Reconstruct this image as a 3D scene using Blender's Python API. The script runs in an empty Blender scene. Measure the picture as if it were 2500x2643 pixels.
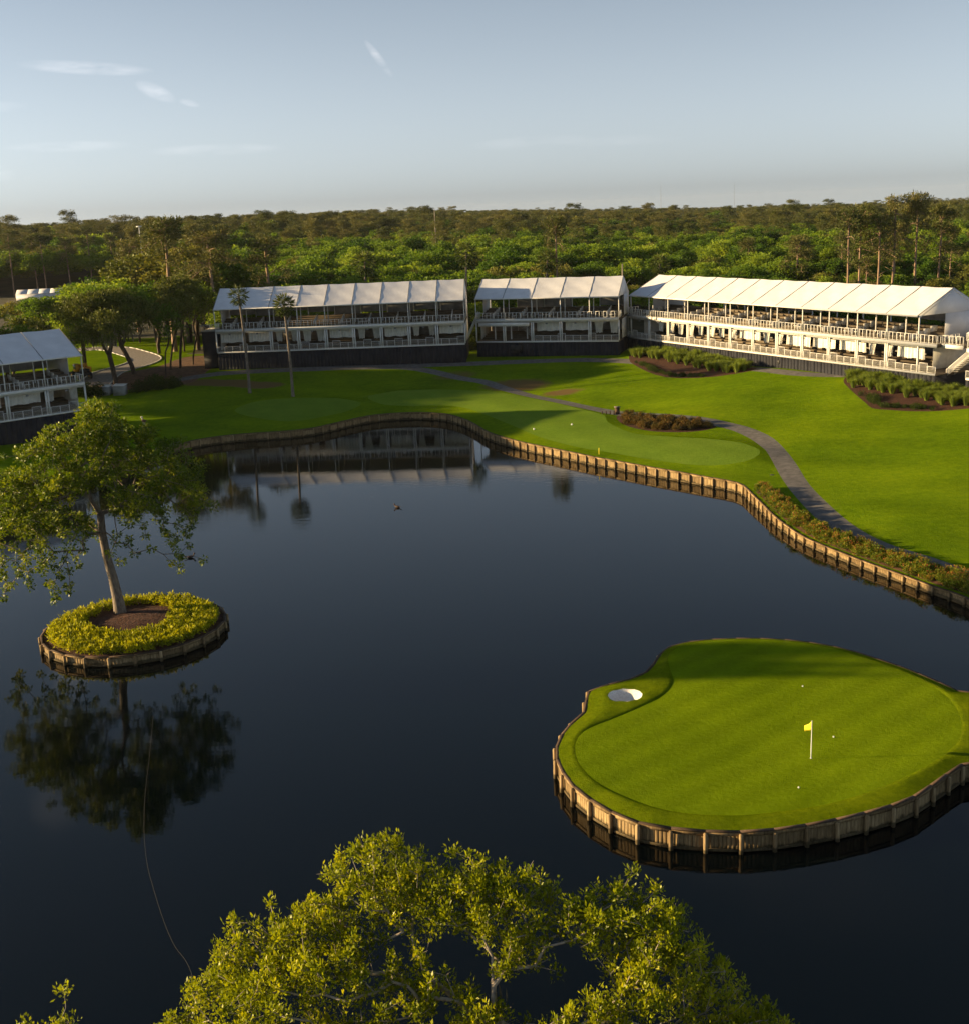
import bpy, math, random
import numpy as np
from mathutils import Vector, Matrix
from mathutils.geometry import delaunay_2d_cdt

scene = bpy.context.scene
COL = scene.collection
R = math.radians

# ------------------------------------------------------------------ camera
PITCH, ROLL, CAM_H = R(14.2), R(2.4), 30.0
cam_data = bpy.data.cameras.new("camera")
cam_data.sensor_fit = 'HORIZONTAL'
cam_data.sensor_width = 36.0
cam_data.lens = 44.4
cam_data.clip_start = 0.5
cam_data.clip_end = 12000.0
cam = bpy.data.objects.new("camera", cam_data)
COL.objects.link(cam)
_f = Vector((0, math.cos(PITCH), -math.sin(PITCH)))
_u0 = Vector((0, math.sin(PITCH), math.cos(PITCH)))
_r0 = Vector((1, 0, 0))
_r = math.cos(ROLL) * _r0 - math.sin(ROLL) * _u0
_u = math.sin(ROLL) * _r0 + math.cos(ROLL) * _u0
cam.matrix_world = Matrix(((_r.x, _u.x, -_f.x, 0), (_r.y, _u.y, -_f.y, 0), (_r.z, _u.z, -_f.z, CAM_H), (0, 0, 0, 1)))
scene.camera = cam

# ------------------------------------------------------------------ sky and sun
SUN_EL, SUN_AZ = R(10.5), R(5.5)      # sun stands to the left (-x), a little beyond the scene
SUN_DIR = Vector((-math.cos(SUN_EL) * math.cos(SUN_AZ), math.cos(SUN_EL) * math.sin(SUN_AZ), math.sin(SUN_EL)))
SKY_STRENGTH, SUN_STRENGTH, EXPOSURE = 0.058, 4.3, 1.58

world = bpy.data.worlds.new("World")
scene.world = world
world.use_nodes = True
nt = world.node_tree
for n in list(nt.nodes):
    nt.nodes.remove(n)
def wn(t, **kw):
    n = nt.nodes.new(t)
    for k, v in kw.items():
        setattr(n, k, v)
    return n
w_out = wn('ShaderNodeOutputWorld')
w_bg = wn('ShaderNodeBackground')
w_sky = wn('ShaderNodeTexSky', sky_type='NISHITA', sun_disc=False)
w_sky.sun_elevation = SUN_EL
w_sky.sun_rotation = math.atan2(SUN_DIR.x, SUN_DIR.y)
w_sky.altitude = 0.0
w_sky.air_density = 0.6
w_sky.dust_density = 0.5
w_sky.ozone_density = 3.2
w_bg.inputs['Strength'].default_value = SKY_STRENGTH
# below the horizon the sky goes on as its lowest band
w_tc0 = wn('ShaderNodeTexCoord'); w_s0 = wn('ShaderNodeSeparateXYZ'); w_c0 = wn('ShaderNodeCombineXYZ'); w_m0 = wn('ShaderNodeMath', operation='MAXIMUM')
nt.links.new(w_tc0.outputs['Generated'], w_s0.inputs[0]); nt.links.new(w_s0.outputs[2], w_m0.inputs[0]); w_m0.inputs[1].default_value = 0.012
nt.links.new(w_s0.outputs[0], w_c0.inputs[0]); nt.links.new(w_s0.outputs[1], w_c0.inputs[1]); nt.links.new(w_m0.outputs[0], w_c0.inputs[2])
nt.links.new(w_c0.outputs[0], w_sky.inputs['Vector'])
# thin cirrus: soft streaks at fixed directions in the sky
w_tc = wn('ShaderNodeTexCoord')
w_sep = wn('ShaderNodeSeparateXYZ')
nt.links.new(w_tc.outputs['Generated'], w_sep.inputs[0])
def wmath(op, a, b=None, clamp=False):
    m = wn('ShaderNodeMath', operation=op, use_clamp=clamp)
    for i, v in enumerate((a, b)):
        if v is None:
            continue
        if isinstance(v, (int, float)):
            m.inputs[i].default_value = v
        else:
            nt.links.new(v, m.inputs[i])
    return m.outputs[0]
w_az = wmath('ARCTAN2', w_sep.outputs[0], w_sep.outputs[1])
w_el = wmath('ARCSINE', w_sep.outputs[2])
w_noise = wn('ShaderNodeTexNoise')
w_noise.inputs['Scale'].default_value = 26.0
w_noise.inputs['Detail'].default_value = 7.0
w_noise.inputs['Roughness'].default_value = 0.62
w_map = wn('ShaderNodeMapping')
w_map.inputs['Scale'].default_value = (1.0, 1.0, 4.5)
nt.links.new(w_tc.outputs['Generated'], w_map.inputs[0])
nt.links.new(w_map.outputs[0], w_noise.inputs['Vector'])
def cirrus(az, el, la, le, tilt, amount):
    """one soft streak: centre (deg), half length, half height (deg), tilt (deg)"""
    da = wmath('SUBTRACT', w_az, R(az)); de = wmath('SUBTRACT', w_el, R(el))
    c, s = math.cos(R(tilt)), math.sin(R(tilt))
    p = wmath('ADD', wmath('MULTIPLY', da, c), wmath('MULTIPLY', de, s))
    q = wmath('SUBTRACT', wmath('MULTIPLY', de, c), wmath('MULTIPLY', da, s))
    p = wmath('DIVIDE', p, R(la)); q = wmath('DIVIDE', q, R(le))
    r2 = wmath('ADD', wmath('MULTIPLY', p, p), wmath('MULTIPLY', q, q))
    k = wmath('SUBTRACT', 1.0, r2, clamp=True)
    nz = wmath('MULTIPLY', wmath('SUBTRACT', w_noise.outputs[0], 0.34), 3.0, clamp=True)
    return wmath('MULTIPLY', wmath('MULTIPLY', k, nz), amount)
CIRRUS = [(-16.6, 6.6, 2.9, .30, -3.2, .55), (-13.8, 5.6, .95, .34, -24, .5), (-12.4, 5.1, .5, .16, -14, .4),
          (-3.9, 6.75, 1.0, .20, -54, .62), (-17.6, 3.4, 3.0, .25, 0, .20), (-11.5, 3.1, 3.2, .28, 0, .22),
          (2.6, 2.9, 3.0, .3, 2, .16), (7.0, 2.8, 3.0, .25, 0, .12), (-21.5, 2.6, 1.6, .5, -14, .25), (-21.5, 5.0, 2.4, .3, 3, .25),
          (-20.5, 19.5, 1.1, 1.6, 10, .8), (-21.2, 22.5, 1.3, 1.2, -20, .8), (-22, 25.5, 1.4, 1.2, 15, .6), (14, 30, 9, 3, 12, .3)]
acc = None
for c in CIRRUS:
    v = cirrus(*c)
    acc = v if acc is None else wmath('ADD', acc, v)
w_mix = wn('ShaderNodeMix', data_type='RGBA', blend_type='MIX')
nt.links.new(wmath('MULTIPLY', acc, 1.35, clamp=True), w_mix.inputs['Factor'])
w_hsv = wn('ShaderNodeHueSaturation')
w_hsv.inputs['Hue'].default_value = 0.482
w_hsv.inputs['Saturation'].default_value = 0.66
w_hsv.inputs['Value'].default_value = 0.80
nt.links.new(w_sky.outputs[0], w_hsv.inputs['Color'])
w_cl = wn('ShaderNodeHueSaturation')
w_cl.inputs['Saturation'].default_value = 0.15
w_cl.inputs['Value'].default_value = 1.35
nt.links.new(w_sky.outputs[0], w_cl.inputs['Color'])
# pale haze layer low in the sky, all the way round
w_low = wn('ShaderNodeHueSaturation'); w_low.inputs['Hue'].default_value = 0.48; w_low.inputs['Saturation'].default_value = 0.26; w_low.inputs['Value'].default_value = 1.0
nt.links.new(w_sky.outputs[0], w_low.inputs['Color'])
w_hz = wn('ShaderNodeMix', data_type='RGBA', blend_type='MIX')
nt.links.new(wmath('MULTIPLY', wmath('POWER', wmath('SUBTRACT', 1.0, wmath('DIVIDE', w_el, R(30.0)), clamp=True), 1.8), 1.0), w_hz.inputs['Factor'])
nt.links.new(w_hsv.outputs[0], w_hz.inputs[6]); nt.links.new(w_low.outputs[0], w_hz.inputs[7])
nt.links.new(w_hz.outputs[2], w_mix.inputs[6])
nt.links.new(w_cl.outputs[0], w_mix.inputs[7])
nt.links.new(w_mix.outputs[2], w_bg.inputs['Color'])
nt.links.new(w_bg.outputs[0], w_out.inputs['Surface'])

sun_data = bpy.data.lights.new("sun", 'SUN')
sun_data.energy = SUN_STRENGTH
sun_data.angle = R(0.55)
sun_data.color = (1.0, 0.72, 0.36)
sun = bpy.data.objects.new("sun", sun_data)
COL.objects.link(sun)
sun.rotation_euler = SUN_DIR.to_track_quat('Z', 'Y').to_euler()

scene.view_settings.view_transform = 'Standard'
scene.view_settings.look = 'None'
scene.view_settings.exposure = EXPOSURE
scene.view_settings.gamma = 1.0
scene.view_settings.use_curve_mapping = False
scene.render.engine = 'CYCLES'
scene.cycles.max_bounces = 6
scene.cycles.diffuse_bounces = 3
scene.cycles.glossy_bounces = 3
scene.cycles.transmission_bounces = 4
scene.cycles.transparent_max_bounces = 6
scene.cycles.volume_bounces = 0
scene.cycles.use_denoising = True

# ------------------------------------------------------------------ surveyed outlines (metres, x right, y away, water = 0)
SHORE = [(-52.64, 126.83), (-50.61, 134.32), (-48.13, 143.55), (-44.32, 152.32), (-39.79, 160.14), (-36.26, 163.21), (-31.63, 164.65), (-27.26, 165.14), (-23.73, 166.76), (-20.59, 170.61), (-17.66, 174.21), (-15.07, 176.13), (-10.54, 176.73), (-6.2, 175.11), (-3.92, 172.29), (-1.76, 167.46), (-0.36, 162.73), (1.07, 157.65), (3.42, 152.78), (6.13, 148.33), (8.92, 144.69), (11.41, 141.25), (13.38, 138.51), (15.32, 136.29), (18.99, 131.66), (21.63, 128.67), (24.13, 125.61), (26.38, 122.98), (27.09, 120.84), (27.13, 117.62), (27.25, 113.63), (27.32, 109.32), (27.66, 105.71), (28.18, 102.09), (29.18, 98.93), (30.45, 95.52), (31.69, 92.43), (32.9, 89.72), (33.98, 86.96), (35.17, 84.71), (35.46, 83.57)]
GISLE = [(6.08, 68.42), (6.79, 68.99), (8.19, 69.65), (9.51, 70.56), (10.38, 71.88), (11.0, 73.49), (11.71, 74.93), (12.8, 75.8), (14.5, 76.27), (16.77, 76.32), (19.09, 75.94), (21.26, 75.05), (23.2, 73.58), (24.61, 71.72), (25.83, 69.93), (26.7, 68.28), (27.57, 66.38), (28.23, 65.7), (24.68, 56.91), (23.36, 55.97), (22.49, 55.23), (20.85, 53.73), (19.65, 52.98), (18.4, 52.39), (16.99, 51.9), (15.6, 51.45), (14.16, 51.13), (12.74, 50.9), (11.39, 50.85), (9.96, 51.02), (8.56, 51.36), (7.38, 51.81), (6.33, 52.46), (5.41, 53.62), (4.59, 54.9), (3.98, 56.26), (3.6, 57.78), (3.4, 59.34), (3.49, 60.65), (3.86, 62.17), (4.44, 63.52), (5.08, 64.65), (5.51, 65.44), (5.66, 66.65), (5.79, 67.73)]
GREEN = [(11.73, 73.62), (12.99, 75.01), (15.0, 75.59), (17.36, 75.42), (19.59, 74.78), (21.68, 73.77), (23.45, 71.92), (25.03, 69.82), (26.22, 66.99), (26.6, 64.64), (26.24, 61.97), (25.29, 59.58), (23.79, 57.7), (21.66, 55.97), (19.21, 54.49), (16.46, 53.23), (13.97, 52.62), (11.6, 52.34), (9.35, 52.65), (7.72, 53.39), (6.35, 54.61), (5.19, 56.12), (4.51, 58.08), (4.38, 59.82), (4.6, 61.29), (5.31, 62.63), (6.95, 63.92), (8.8, 65.42), (10.29, 66.88), (11.18, 68.82), (11.32, 71.36)]
PATH = [(-16.42, 209.1), (-11.76, 207.9), (-6.95, 204.2), (-2.3, 198.9), (0.76, 195.1), (3.66, 189.6), (7.24, 184.1), (11.14, 177.6), (14.05, 172.1), (16.37, 168.3), (19.37, 163.8), (23.0, 159.2), (26.06, 155.6), (28.41, 153.2), (31.01, 149.4), (32.65, 146.1), (33.76, 141.0), (33.77, 134.9), (33.15, 127.7), (32.58, 122.1), (32.13, 116.8), (31.9, 110.7), (31.98, 104.5), (32.5, 100.3), (33.59, 96.6), (35.31, 93.5), (36.5, 90.9), (37.49, 88.7)]
TEEA = [(-37.34, 180.5), (-36.26, 185.7), (-33.03, 188.3), (-27.76, 188.4), (-22.45, 187.1), (-18.31, 183.0), (-19.77, 178.4), (-22.84, 174.7), (-25.84, 171.5), (-29.21, 171.1), (-33.7, 174.6)]
TEEB = [(-17.56, 187.9), (-13.13, 191.0), (-7.27, 190.8), (-1.2, 188.8), (3.2, 186.1), (7.11, 181.2), (10.93, 174.5), (13.79, 169.1), (16.9, 162.4), (16.9, 157.1), (19.1, 148.6), (23.23, 145.0), (27.33, 142.4), (30.64, 139.0), (31.82, 134.6), (30.6, 131.2), (27.99, 129.6), (24.06, 130.7), (19.48, 135.0), (15.71, 139.6), (11.7, 144.6), (7.51, 151.9), (4.2, 161.0), (0.49, 171.3), (-2.82, 177.7), (-6.85, 179.9), (-11.72, 180.7), (-15.51, 182.4)]
BED1 = [(25.64, 203.5), (27.07, 208.4), (32.9, 205.1), (37.63, 196.4), (42.59, 182.3), (38.94, 181.0), (33.49, 182.2), (29.09, 185.2), (26.96, 190.6), (25.67, 198.7)]
BED2 = [(50.76, 165.5), (50.21, 162.3), (49.8, 157.1), (49.72, 152.3), (49.73, 149.7), (51.18, 148.3), (52.95, 146.9), (55.16, 145.6), (57.48, 144.7), (59.68, 144.1), (62.34, 143.7), (64.0, 147.7), (62.38, 150.9), (59.74, 155.6), (57.53, 160.1), (55.21, 164.9), (53.06, 169.3)]
BED3 = [(18.82, 162.4), (20.11, 161.2), (22.86, 158.2), (27.04, 153.6), (29.79, 149.6), (28.4, 148.0), (24.89, 148.0), (21.6, 149.6), (19.25, 153.6), (18.44, 159.2)]
BED4 = [(28.83, 121.21), (29.3, 115.76), (29.64, 109.41), (30.37, 104.85), (31.22, 101.89), (32.22, 99.05), (33.27, 95.57), (34.88, 92.24), (36.33, 89.06), (37.06, 87.54)]
CABLE = [(-21.31, 69.76), (-19.95, 63.63), (-19.03, 59.29), (-17.96, 55.05), (-17.0, 52.0), (-16.17, 49.89), (-15.07, 47.3), (-14.05, 45.2), (-13.14, 43.78)]
ISLE_C, ISLE_R = (-26.65, 85.4), 6.62

# ------------------------------------------------------------------ helpers
def mesh_np(name, V, F, mat=None, smooth=False, fattr=None):
    """mesh from numpy arrays; F is an (n,k) array of equal polygons or a list of tuples"""
    me = bpy.data.meshes.new(name)
    V = np.asarray(V, dtype=np.float32)
    if isinstance(F, np.ndarray):
        n, k = F.shape
        loops = F.reshape(-1).astype(np.int32)
        starts = np.arange(n, dtype=np.int32) * k
    else:
        n = len(F)
        lens = np.array([len(f) for f in F], dtype=np.int32)
        loops = np.array([i for f in F for i in f], dtype=np.int32)
        starts = np.concatenate(([0], np.cumsum(lens)[:-1])).astype(np.int32) if n else np.zeros(0, np.int32)
    me.vertices.add(len(V)); me.vertices.foreach_set('co', V.reshape(-1))
    me.loops.add(len(loops)); me.loops.foreach_set('vertex_index', loops)
    me.polygons.add(n); me.polygons.foreach_set('loop_start', starts)
    if smooth:
        me.polygons.foreach_set('use_smooth', np.ones(n, dtype=bool))
    if fattr is not None:
        a = me.attributes.new('v', 'FLOAT', 'FACE')
        a.data.foreach_set('value', np.asarray(fattr, dtype=np.float32))
    me.update(calc_edges=True)
    if mat is not None:
        me.materials.append(mat)
    return me

def link(name, data, parent=None, loc=None, rot=None, scale=None):
    o = bpy.data.objects.new(name, data)
    COL.objects.link(o)
    if parent is not None:
        o.parent = parent
    if loc is not None:
        o.location = loc
    if rot is not None:
        o.rotation_euler = rot
    if scale is not None:
        o.scale = scale
    return o

def tag(o, label=None, cat=None, group=None, kind=None):
    if label: o['label'] = label
    if cat: o['category'] = cat
    if group: o['group'] = group
    if kind: o['kind'] = kind
    return o

def thing(name, loc, label, cat, group=None, rz=0.0):
    o = link(name, None, None, loc, (0, 0, rz))
    o.empty_display_size = 0.5
    return tag(o, label, cat, group)

def copy_tree(o, parent=None):
    c = o.copy()
    COL.objects.link(c)
    c.parent = parent
    for ch in o.children:
        copy_tree(ch, c)
    return c

BOXF = [(0, 3, 2, 1), (4, 5, 6, 7), (0, 1, 5, 4), (1, 2, 6, 5), (2, 3, 7, 6), (3, 0, 4, 7)]
class MB:
    def __init__(s):
        s.v, s.f = [], []
    def box(s, x0, x1, y0, y1, z0, z1, rz=0.0, piv=None):
        b = len(s.v)
        pts = [(x0, y0, z0), (x1, y0, z0), (x1, y1, z0), (x0, y1, z0), (x0, y0, z1), (x1, y0, z1), (x1, y1, z1), (x0, y1, z1)]
        if rz:
            px, py = piv if piv else ((x0 + x1) / 2, (y0 + y1) / 2)
            c, sn = math.cos(rz), math.sin(rz)
            pts = [(px + (x - px) * c - (y - py) * sn, py + (x - px) * sn + (y - py) * c, z) for x, y, z in pts]
        s.v += pts
        s.f += [tuple(b + i for i in q) for q in BOXF]
        return s
    def poly(s, pts):
        b = len(s.v); s.v += [tuple(p) for p in pts]; s.f.append(tuple(range(b, b + len(pts)))); return s
    def prism(s, pts, off):
        """closed prism: polygon pts extruded by vector off"""
        b = len(s.v); n = len(pts)
        s.v += [tuple(p) for p in pts] + [tuple(p[i] + off[i] for i in range(3)) for p in pts]
        s.f.append(tuple(b + i for i in range(n)))
        s.f.append(tuple(b + n + i for i in reversed(range(n))))
        for i in range(n):
            j = (i + 1) % n
            s.f.append((b + j, b + i, b + n + i, b + n + j))
        return s
    def bar(s, p, q, r, r2=None, n=6):
        p, q = Vector(p), Vector(q); r2 = r if r2 is None else r2
        d = (q - p).normalized(); a = d.orthogonal().normalized(); c = d.cross(a); b = len(s.v)
        for P, rr in ((p, r), (q, r2)):
            for i in range(n):
                t = 2 * math.pi * i / n
                s.v.append(tuple(P + a * (rr * math.cos(t)) + c * (rr * math.sin(t))))
        for i in range(n):
            j = (i + 1) % n
            s.f.append((b + i, b + j, b + n + j, b + n + i))
        s.f.append(tuple(b + i for i in reversed(range(n)))); s.f.append(tuple(b + n + i for i in range(n)))
        return s
    def lathe(s, prof, n=12, c=(0, 0)):
        b = len(s.v)
        for r, z in prof:
            for i in range(n):
                t = 2 * math.pi * i / n; s.v.append((c[0] + r * math.cos(t), c[1] + r * math.sin(t), z))
        for k in range(len(prof) - 1):
            for i in range(n):
                j = (i + 1) % n
                s.f.append((b + k * n + i, b + k * n + j, b + (k + 1) * n + j, b + (k + 1) * n + i))
        s.f.append(tuple(b + i for i in reversed(range(n))))
        m = b + (len(prof) - 1) * n; s.f.append(tuple(m + i for i in range(n)))
        return s
    def mesh(s, name, mat, smooth=False):
        return mesh_np(name, np.array(s.v, dtype=np.float32), s.f, mat, smooth)
    def build(s, name, mat, parent=None, loc=None, rot=None, smooth=False):
        return link(name, s.mesh(name, mat, smooth), parent, loc, rot)

# ------------------------------------------------------------------ materials
def new_mat(name):
    m = bpy.data.materials.new(name); m.use_nodes = True
    t = m.node_tree
    p = next(n for n in t.nodes if n.type == 'BSDF_PRINCIPLED')
    return m, t, p
def nd(t, typ, **kw):
    n = t.nodes.new(typ)
    for k, v in kw.items():
        setattr(n, k, v)
    return n
def ramp(t, fac, stops):
    r = nd(t, 'ShaderNodeValToRGB')
    el = r.color_ramp.elements
    while len(el) < len(stops):
        el.new(0.5)
    for e, (pos, c) in zip(el, stops):
        e.position = pos; e.color = (*c, 1.0)
    t.links.new(fac, r.inputs[0])
    return r.outputs[0]
def noise(t, scale, detail=5.0, rough=0.55, coord='Object', stretch=None, dist=0.0):
    tc = nd(t, 'ShaderNodeTexCoord')
    n = nd(t, 'ShaderNodeTexNoise')
    n.inputs['Scale'].default_value = scale; n.inputs['Detail'].default_value = detail
    n.inputs['Roughness'].default_value = rough; n.inputs['Distortion'].default_value = dist
    src = tc.outputs[coord]
    if stretch:
        mp = nd(t, 'ShaderNodeMapping'); mp.inputs['Scale'].default_value = stretch
        t.links.new(src, mp.inputs[0]); src = mp.outputs[0]
    t.links.new(src, n.inputs['Vector'])
    return n.outputs[0]
def mixc(t, fac, a, b, mode='MIX'):
    m = nd(t, 'ShaderNodeMix', data_type='RGBA', blend_type=mode)
    for sock, v in ((m.inputs['Factor'], fac), (m.inputs[6], a), (m.inputs[7], b)):
        if isinstance(v, (int, float)): sock.default_value = v
        elif isinstance(v, tuple): sock.default_value = (*v, 1.0)
        else: t.links.new(v, sock)
    return m.outputs[2]
def mth(t, op, a, b=None, clamp=False):
    m = nd(t, 'ShaderNodeMath', operation=op, use_clamp=clamp)
    for i, v in enumerate((a, b)):
        if v is None: continue
        if isinstance(v, (int, float)): m.inputs[i].default_value = v
        else: t.links.new(v, m.inputs[i])
    return m.outputs[0]
def bump(t, p, height, strength, distance):
    b = nd(t, 'ShaderNodeBump'); b.inputs['Strength'].default_value = strength; b.inputs['Distance'].default_value = distance
    t.links.new(height, b.inputs['Height']); t.links.new(b.outputs[0], p.inputs['Normal'])
def simple(name, lo, hi, scale=3.0, rough=0.8, stretch=None, bmp=0.0, bdist=0.02, detail=5.0, spec=0.3, pos=(0.3, 0.7), coord='Object'):
    m, t, p = new_mat(name)
    n = noise(t, scale, detail, stretch=stretch, coord=coord)
    t.links.new(ramp(t, n, [(pos[0], lo), (pos[1], hi)]), p.inputs['Base Color'])
    p.inputs['Roughness'].default_value = rough
    p.inputs['Specular IOR Level'].default_value = spec
    if bmp: bump(t, p, n, bmp, bdist)
    return m

def grass_mat(name, dark, mid, light, big, fine, stripe=None, patches=(), bstr=1.0, dirt=(0.16, 0.11, 0.045)):
    """mown turf: blades stand up, so a fine strong relief catches a low sun"""
    m, t, p = new_mat(name)
    a = noise(t, big, 4.0, 0.6); b = noise(t, fine, 6.0, 0.7)
    f = mth(t, 'ADD', mth(t, 'MULTIPLY', a, 0.55), mth(t, 'MULTIPLY', b, 0.45))
    col = ramp(t, f, [(0.32, dark), (0.5, mid), (0.68, light)])
    tc = nd(t, 'ShaderNodeTexCoord'); sep = nd(t, 'ShaderNodeSeparateXYZ'); t.links.new(tc.outputs['Object'], sep.inputs[0])
    if stripe:
        ang, width, amt = stripe
        u = mth(t, 'ADD', mth(t, 'MULTIPLY', sep.outputs[0], math.cos(ang)), mth(t, 'MULTIPLY', sep.outputs[1], math.sin(ang)))
        u = mth(t, 'ADD', u, mth(t, 'MULTIPLY', a, width * 0.8))
        sw = mth(t, 'SINE', mth(t, 'MULTIPLY', u, math.pi / width))
        sw = mth(t, 'ADD', mth(t, 'MULTIPLY', sw, 0.5 * amt), 1.0)
        cm = nd(t, 'ShaderNodeVectorMath', operation='SCALE'); t.links.new(col, cm.inputs[0]); t.links.new(sw, cm.inputs['Scale'])
        col = cm.outputs[0]
    if patches:
        w = noise(t, 0.55, 6.0, 0.7)
        acc = None
        for (px, py, rx, ry, am) in patches:       # worn, sandy turf
            dx = mth(t, 'DIVIDE', mth(t, 'SUBTRACT', sep.outputs[0], px), rx); dy = mth(t, 'DIVIDE', mth(t, 'SUBTRACT', sep.outputs[1], py), ry)
            k = mth(t, 'SUBTRACT', 1.0, mth(t, 'ADD', mth(t, 'MULTIPLY', dx, dx), mth(t, 'MULTIPLY', dy, dy)), clamp=True)
            k = mth(t, 'MULTIPLY', k, am); acc = k if acc is None else mth(t, 'ADD', acc, k)
        k = mth(t, 'MULTIPLY', mth(t, 'SUBTRACT', mth(t, 'ADD', acc, mth(t, 'MULTIPLY', w, 0.8)), 0.55), 2.6, clamp=True)
        k = mth(t, 'MULTIPLY', k, mth(t, 'GREATER_THAN', acc, 0.001))
        col = mixc(t, k, col, dirt)
    t.links.new(col, p.inputs['Base Color'])
    p.inputs['Roughness'].default_value = 0.9
    p.inputs['Specular IOR Level'].default_value = 0.0
    h = noise(t, 22.0, 3.0, 0.7)
    hh = mth(t, 'ADD', mth(t, 'MULTIPLY', h, 0.6), mth(t, 'MULTIPLY', noise(t, 3.0, 3.0, 0.6), 0.9))
    bump(t, p, hh, bstr, 0.06)
    return m

G_D, G_M, G_L = (0.062, 0.120, 0.003), (0.120, 0.195, 0.004), (0.190, 0.268, 0.005)
M_TURF = grass_mat('turf', G_D, G_M, G_L, 0.09, 1.3, stripe=(R(62), 4.2, 0.10),
                   patches=[(-42.30, 202.10, 5, 3.0, 1.1), (-36.90, 200.60, 5, 2.6, 1.0), (-46.80, 203.10, 4, 3, 1.0), (5.84, 190.90, 7, 5, .8), (12.77, 183.70, 4, 3.0, .7), (-3.77, 201.80, 5, 4, .5)])
M_TEE = grass_mat('tee_turf', (0.105, 0.185, 0.018), (0.140, 0.225, 0.022), (0.175, 0.260, 0.028), 0.16, 2.2, stripe=(R(20), 2.2, 0.07))
M_GREEN = grass_mat('putting_turf', (0.112, 0.172, 0.003), (0.145, 0.212, 0.004), (0.178, 0.250, 0.005), 0.22, 2.6, stripe=(R(-52), 1.0, 0.16), bstr=0.8)
M_ROUGH = grass_mat('island_rough', (0.062, 0.098, 0.002), (0.110, 0.152, 0.003), (0.165, 0.208, 0.004), 0.5, 3.5, bstr=1.0)
M_FOREST = simple('forest_floor', (0.020, 0.028, 0.008), (0.075, 0.055, 0.026), 0.12, 0.95, bmp=0.6, bdist=0.4)
M_PATH = simple('asphalt', (0.085, 0.080, 0.078), (0.165, 0.155, 0.150), 1.4, 0.92, bmp=0.3, bdist=0.01, detail=8.0)
M_PAVE = simple('paver', (0.16, 0.14, 0.13), (0.30, 0.27, 0.26), 2.5, 0.9, bmp=0.2, bdist=0.01, detail=8)
M_KERB = simple('kerb_concrete', (0.38, 0.37, 0.34), (0.55, 0.53, 0.49), 3.0, 0.85)
M_MULCH = simple('mulch', (0.020, 0.008, 0.005), (0.105, 0.038, 0.020), 5.0, 0.95, bmp=1.0, bdist=0.10, detail=8.0)
M_STRAW = simple('pine_straw', (0.06, 0.025, 0.012), (0.20, 0.10, 0.05), 1.2, 0.95, bmp=0.7, bdist=0.10, detail=9.0)
M_SAND = simple('bunker_sand', (0.56, 0.54, 0.52), (0.78, 0.76, 0.73), 9.0, 0.95, bmp=0.5, bdist=0.03, detail=7.0)
M_TIMBER = None
def timber(name, lo, mid, hi, wet=False):
    m, t, p = new_mat(name)
    oi = nd(t, 'ShaderNodeObjectInfo')
    tc = nd(t, 'ShaderNodeTexCoord'); mp = nd(t, 'ShaderNodeMapping'); mp.inputs['Scale'].default_value = (14, 14, 1.2)
    av = nd(t, 'ShaderNodeVectorMath', operation='ADD'); t.links.new(tc.outputs['Object'], av.inputs[0])
    cb = nd(t, 'ShaderNodeCombineXYZ'); t.links.new(mth(t, 'MULTIPLY', oi.outputs['Random'], 37.0), cb.inputs[0]); t.links.new(mth(t, 'MULTIPLY', oi.outputs['Random'], 91.0), cb.inputs[2])
    t.links.new(cb.outputs[0], av.inputs[1]); t.links.new(av.outputs[0], mp.inputs[0])
    n = nd(t, 'ShaderNodeTexNoise'); n.inputs['Scale'].default_value = 1.0; n.inputs['Detail'].default_value = 6.0; n.inputs['Roughness'].default_value = 0.65
    t.links.new(mp.outputs[0], n.inputs['Vector'])
    f = mth(t, 'ADD', mth(t, 'MULTIPLY', n.outputs[0], 0.85), mth(t, 'MULTIPLY', mth(t, 'SUBTRACT', oi.outputs['Random'], 0.5), 0.25))
    f = mth(t, 'ADD', f, 0.05)
    col = ramp(t, f, [(0.22, lo), (0.48, mid), (0.72, hi)])
    if wet:        # algae and waterline stain on the lowest part, ragged upper edge
        geo = nd(t, 'ShaderNodeNewGeometry'); sp = nd(t, 'ShaderNodeSeparateXYZ'); t.links.new(geo.outputs['Position'], sp.inputs[0])
        nn = nd(t, 'ShaderNodeTexNoise'); nn.inputs['Scale'].default_value = 1.7; nn.inputs['Detail'].default_value = 5.0; t.links.new(geo.outputs['Position'], nn.inputs['Vector'])
        k = mth(t, 'DIVIDE', mth(t, 'SUBTRACT', mth(t, 'MULTIPLY', nn.outputs[0], 0.62), sp.outputs[2]), 0.10, clamp=True)
        col = mixc(t, mth(t, 'MULTIPLY', k, 0.75), col, (0.020, 0.019, 0.009))
    t.links.new(col, p.inputs['Base Color'])
    p.inputs['Roughness'].default_value = 0.85; p.inputs['Specular IOR Level'].default_value = 0.2
    bump(t, p, n.outputs[0], 0.5, 0.02)
    return m
M_TIMBER = timber('weathered_timber', (0.080, 0.052, 0.024), (0.215, 0.148, 0.070), (0.40, 0.29, 0.150), True)
M_POST = timber('timber_pile', (0.10, 0.066, 0.032), (0.26, 0.18, 0.090), (0.46, 0.34, 0.185), True)
M_CAP = timber('cap_board', (0.035, 0.022, 0.015), (0.07, 0.045, 0.030), (0.13, 0.085, 0.058))
M_WHITE = simple('white_metal', (0.62, 0.61, 0.59), (0.72, 0.71, 0.69), 2.0, 0.5, spec=0.3)
M_FABRIC = simple('tent_fabric', (0.62, 0.62, 0.65), (0.72, 0.72, 0.75), 0.55, 0.6, bmp=0.25, bdist=0.12, spec=0.3, detail=3.0)
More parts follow.
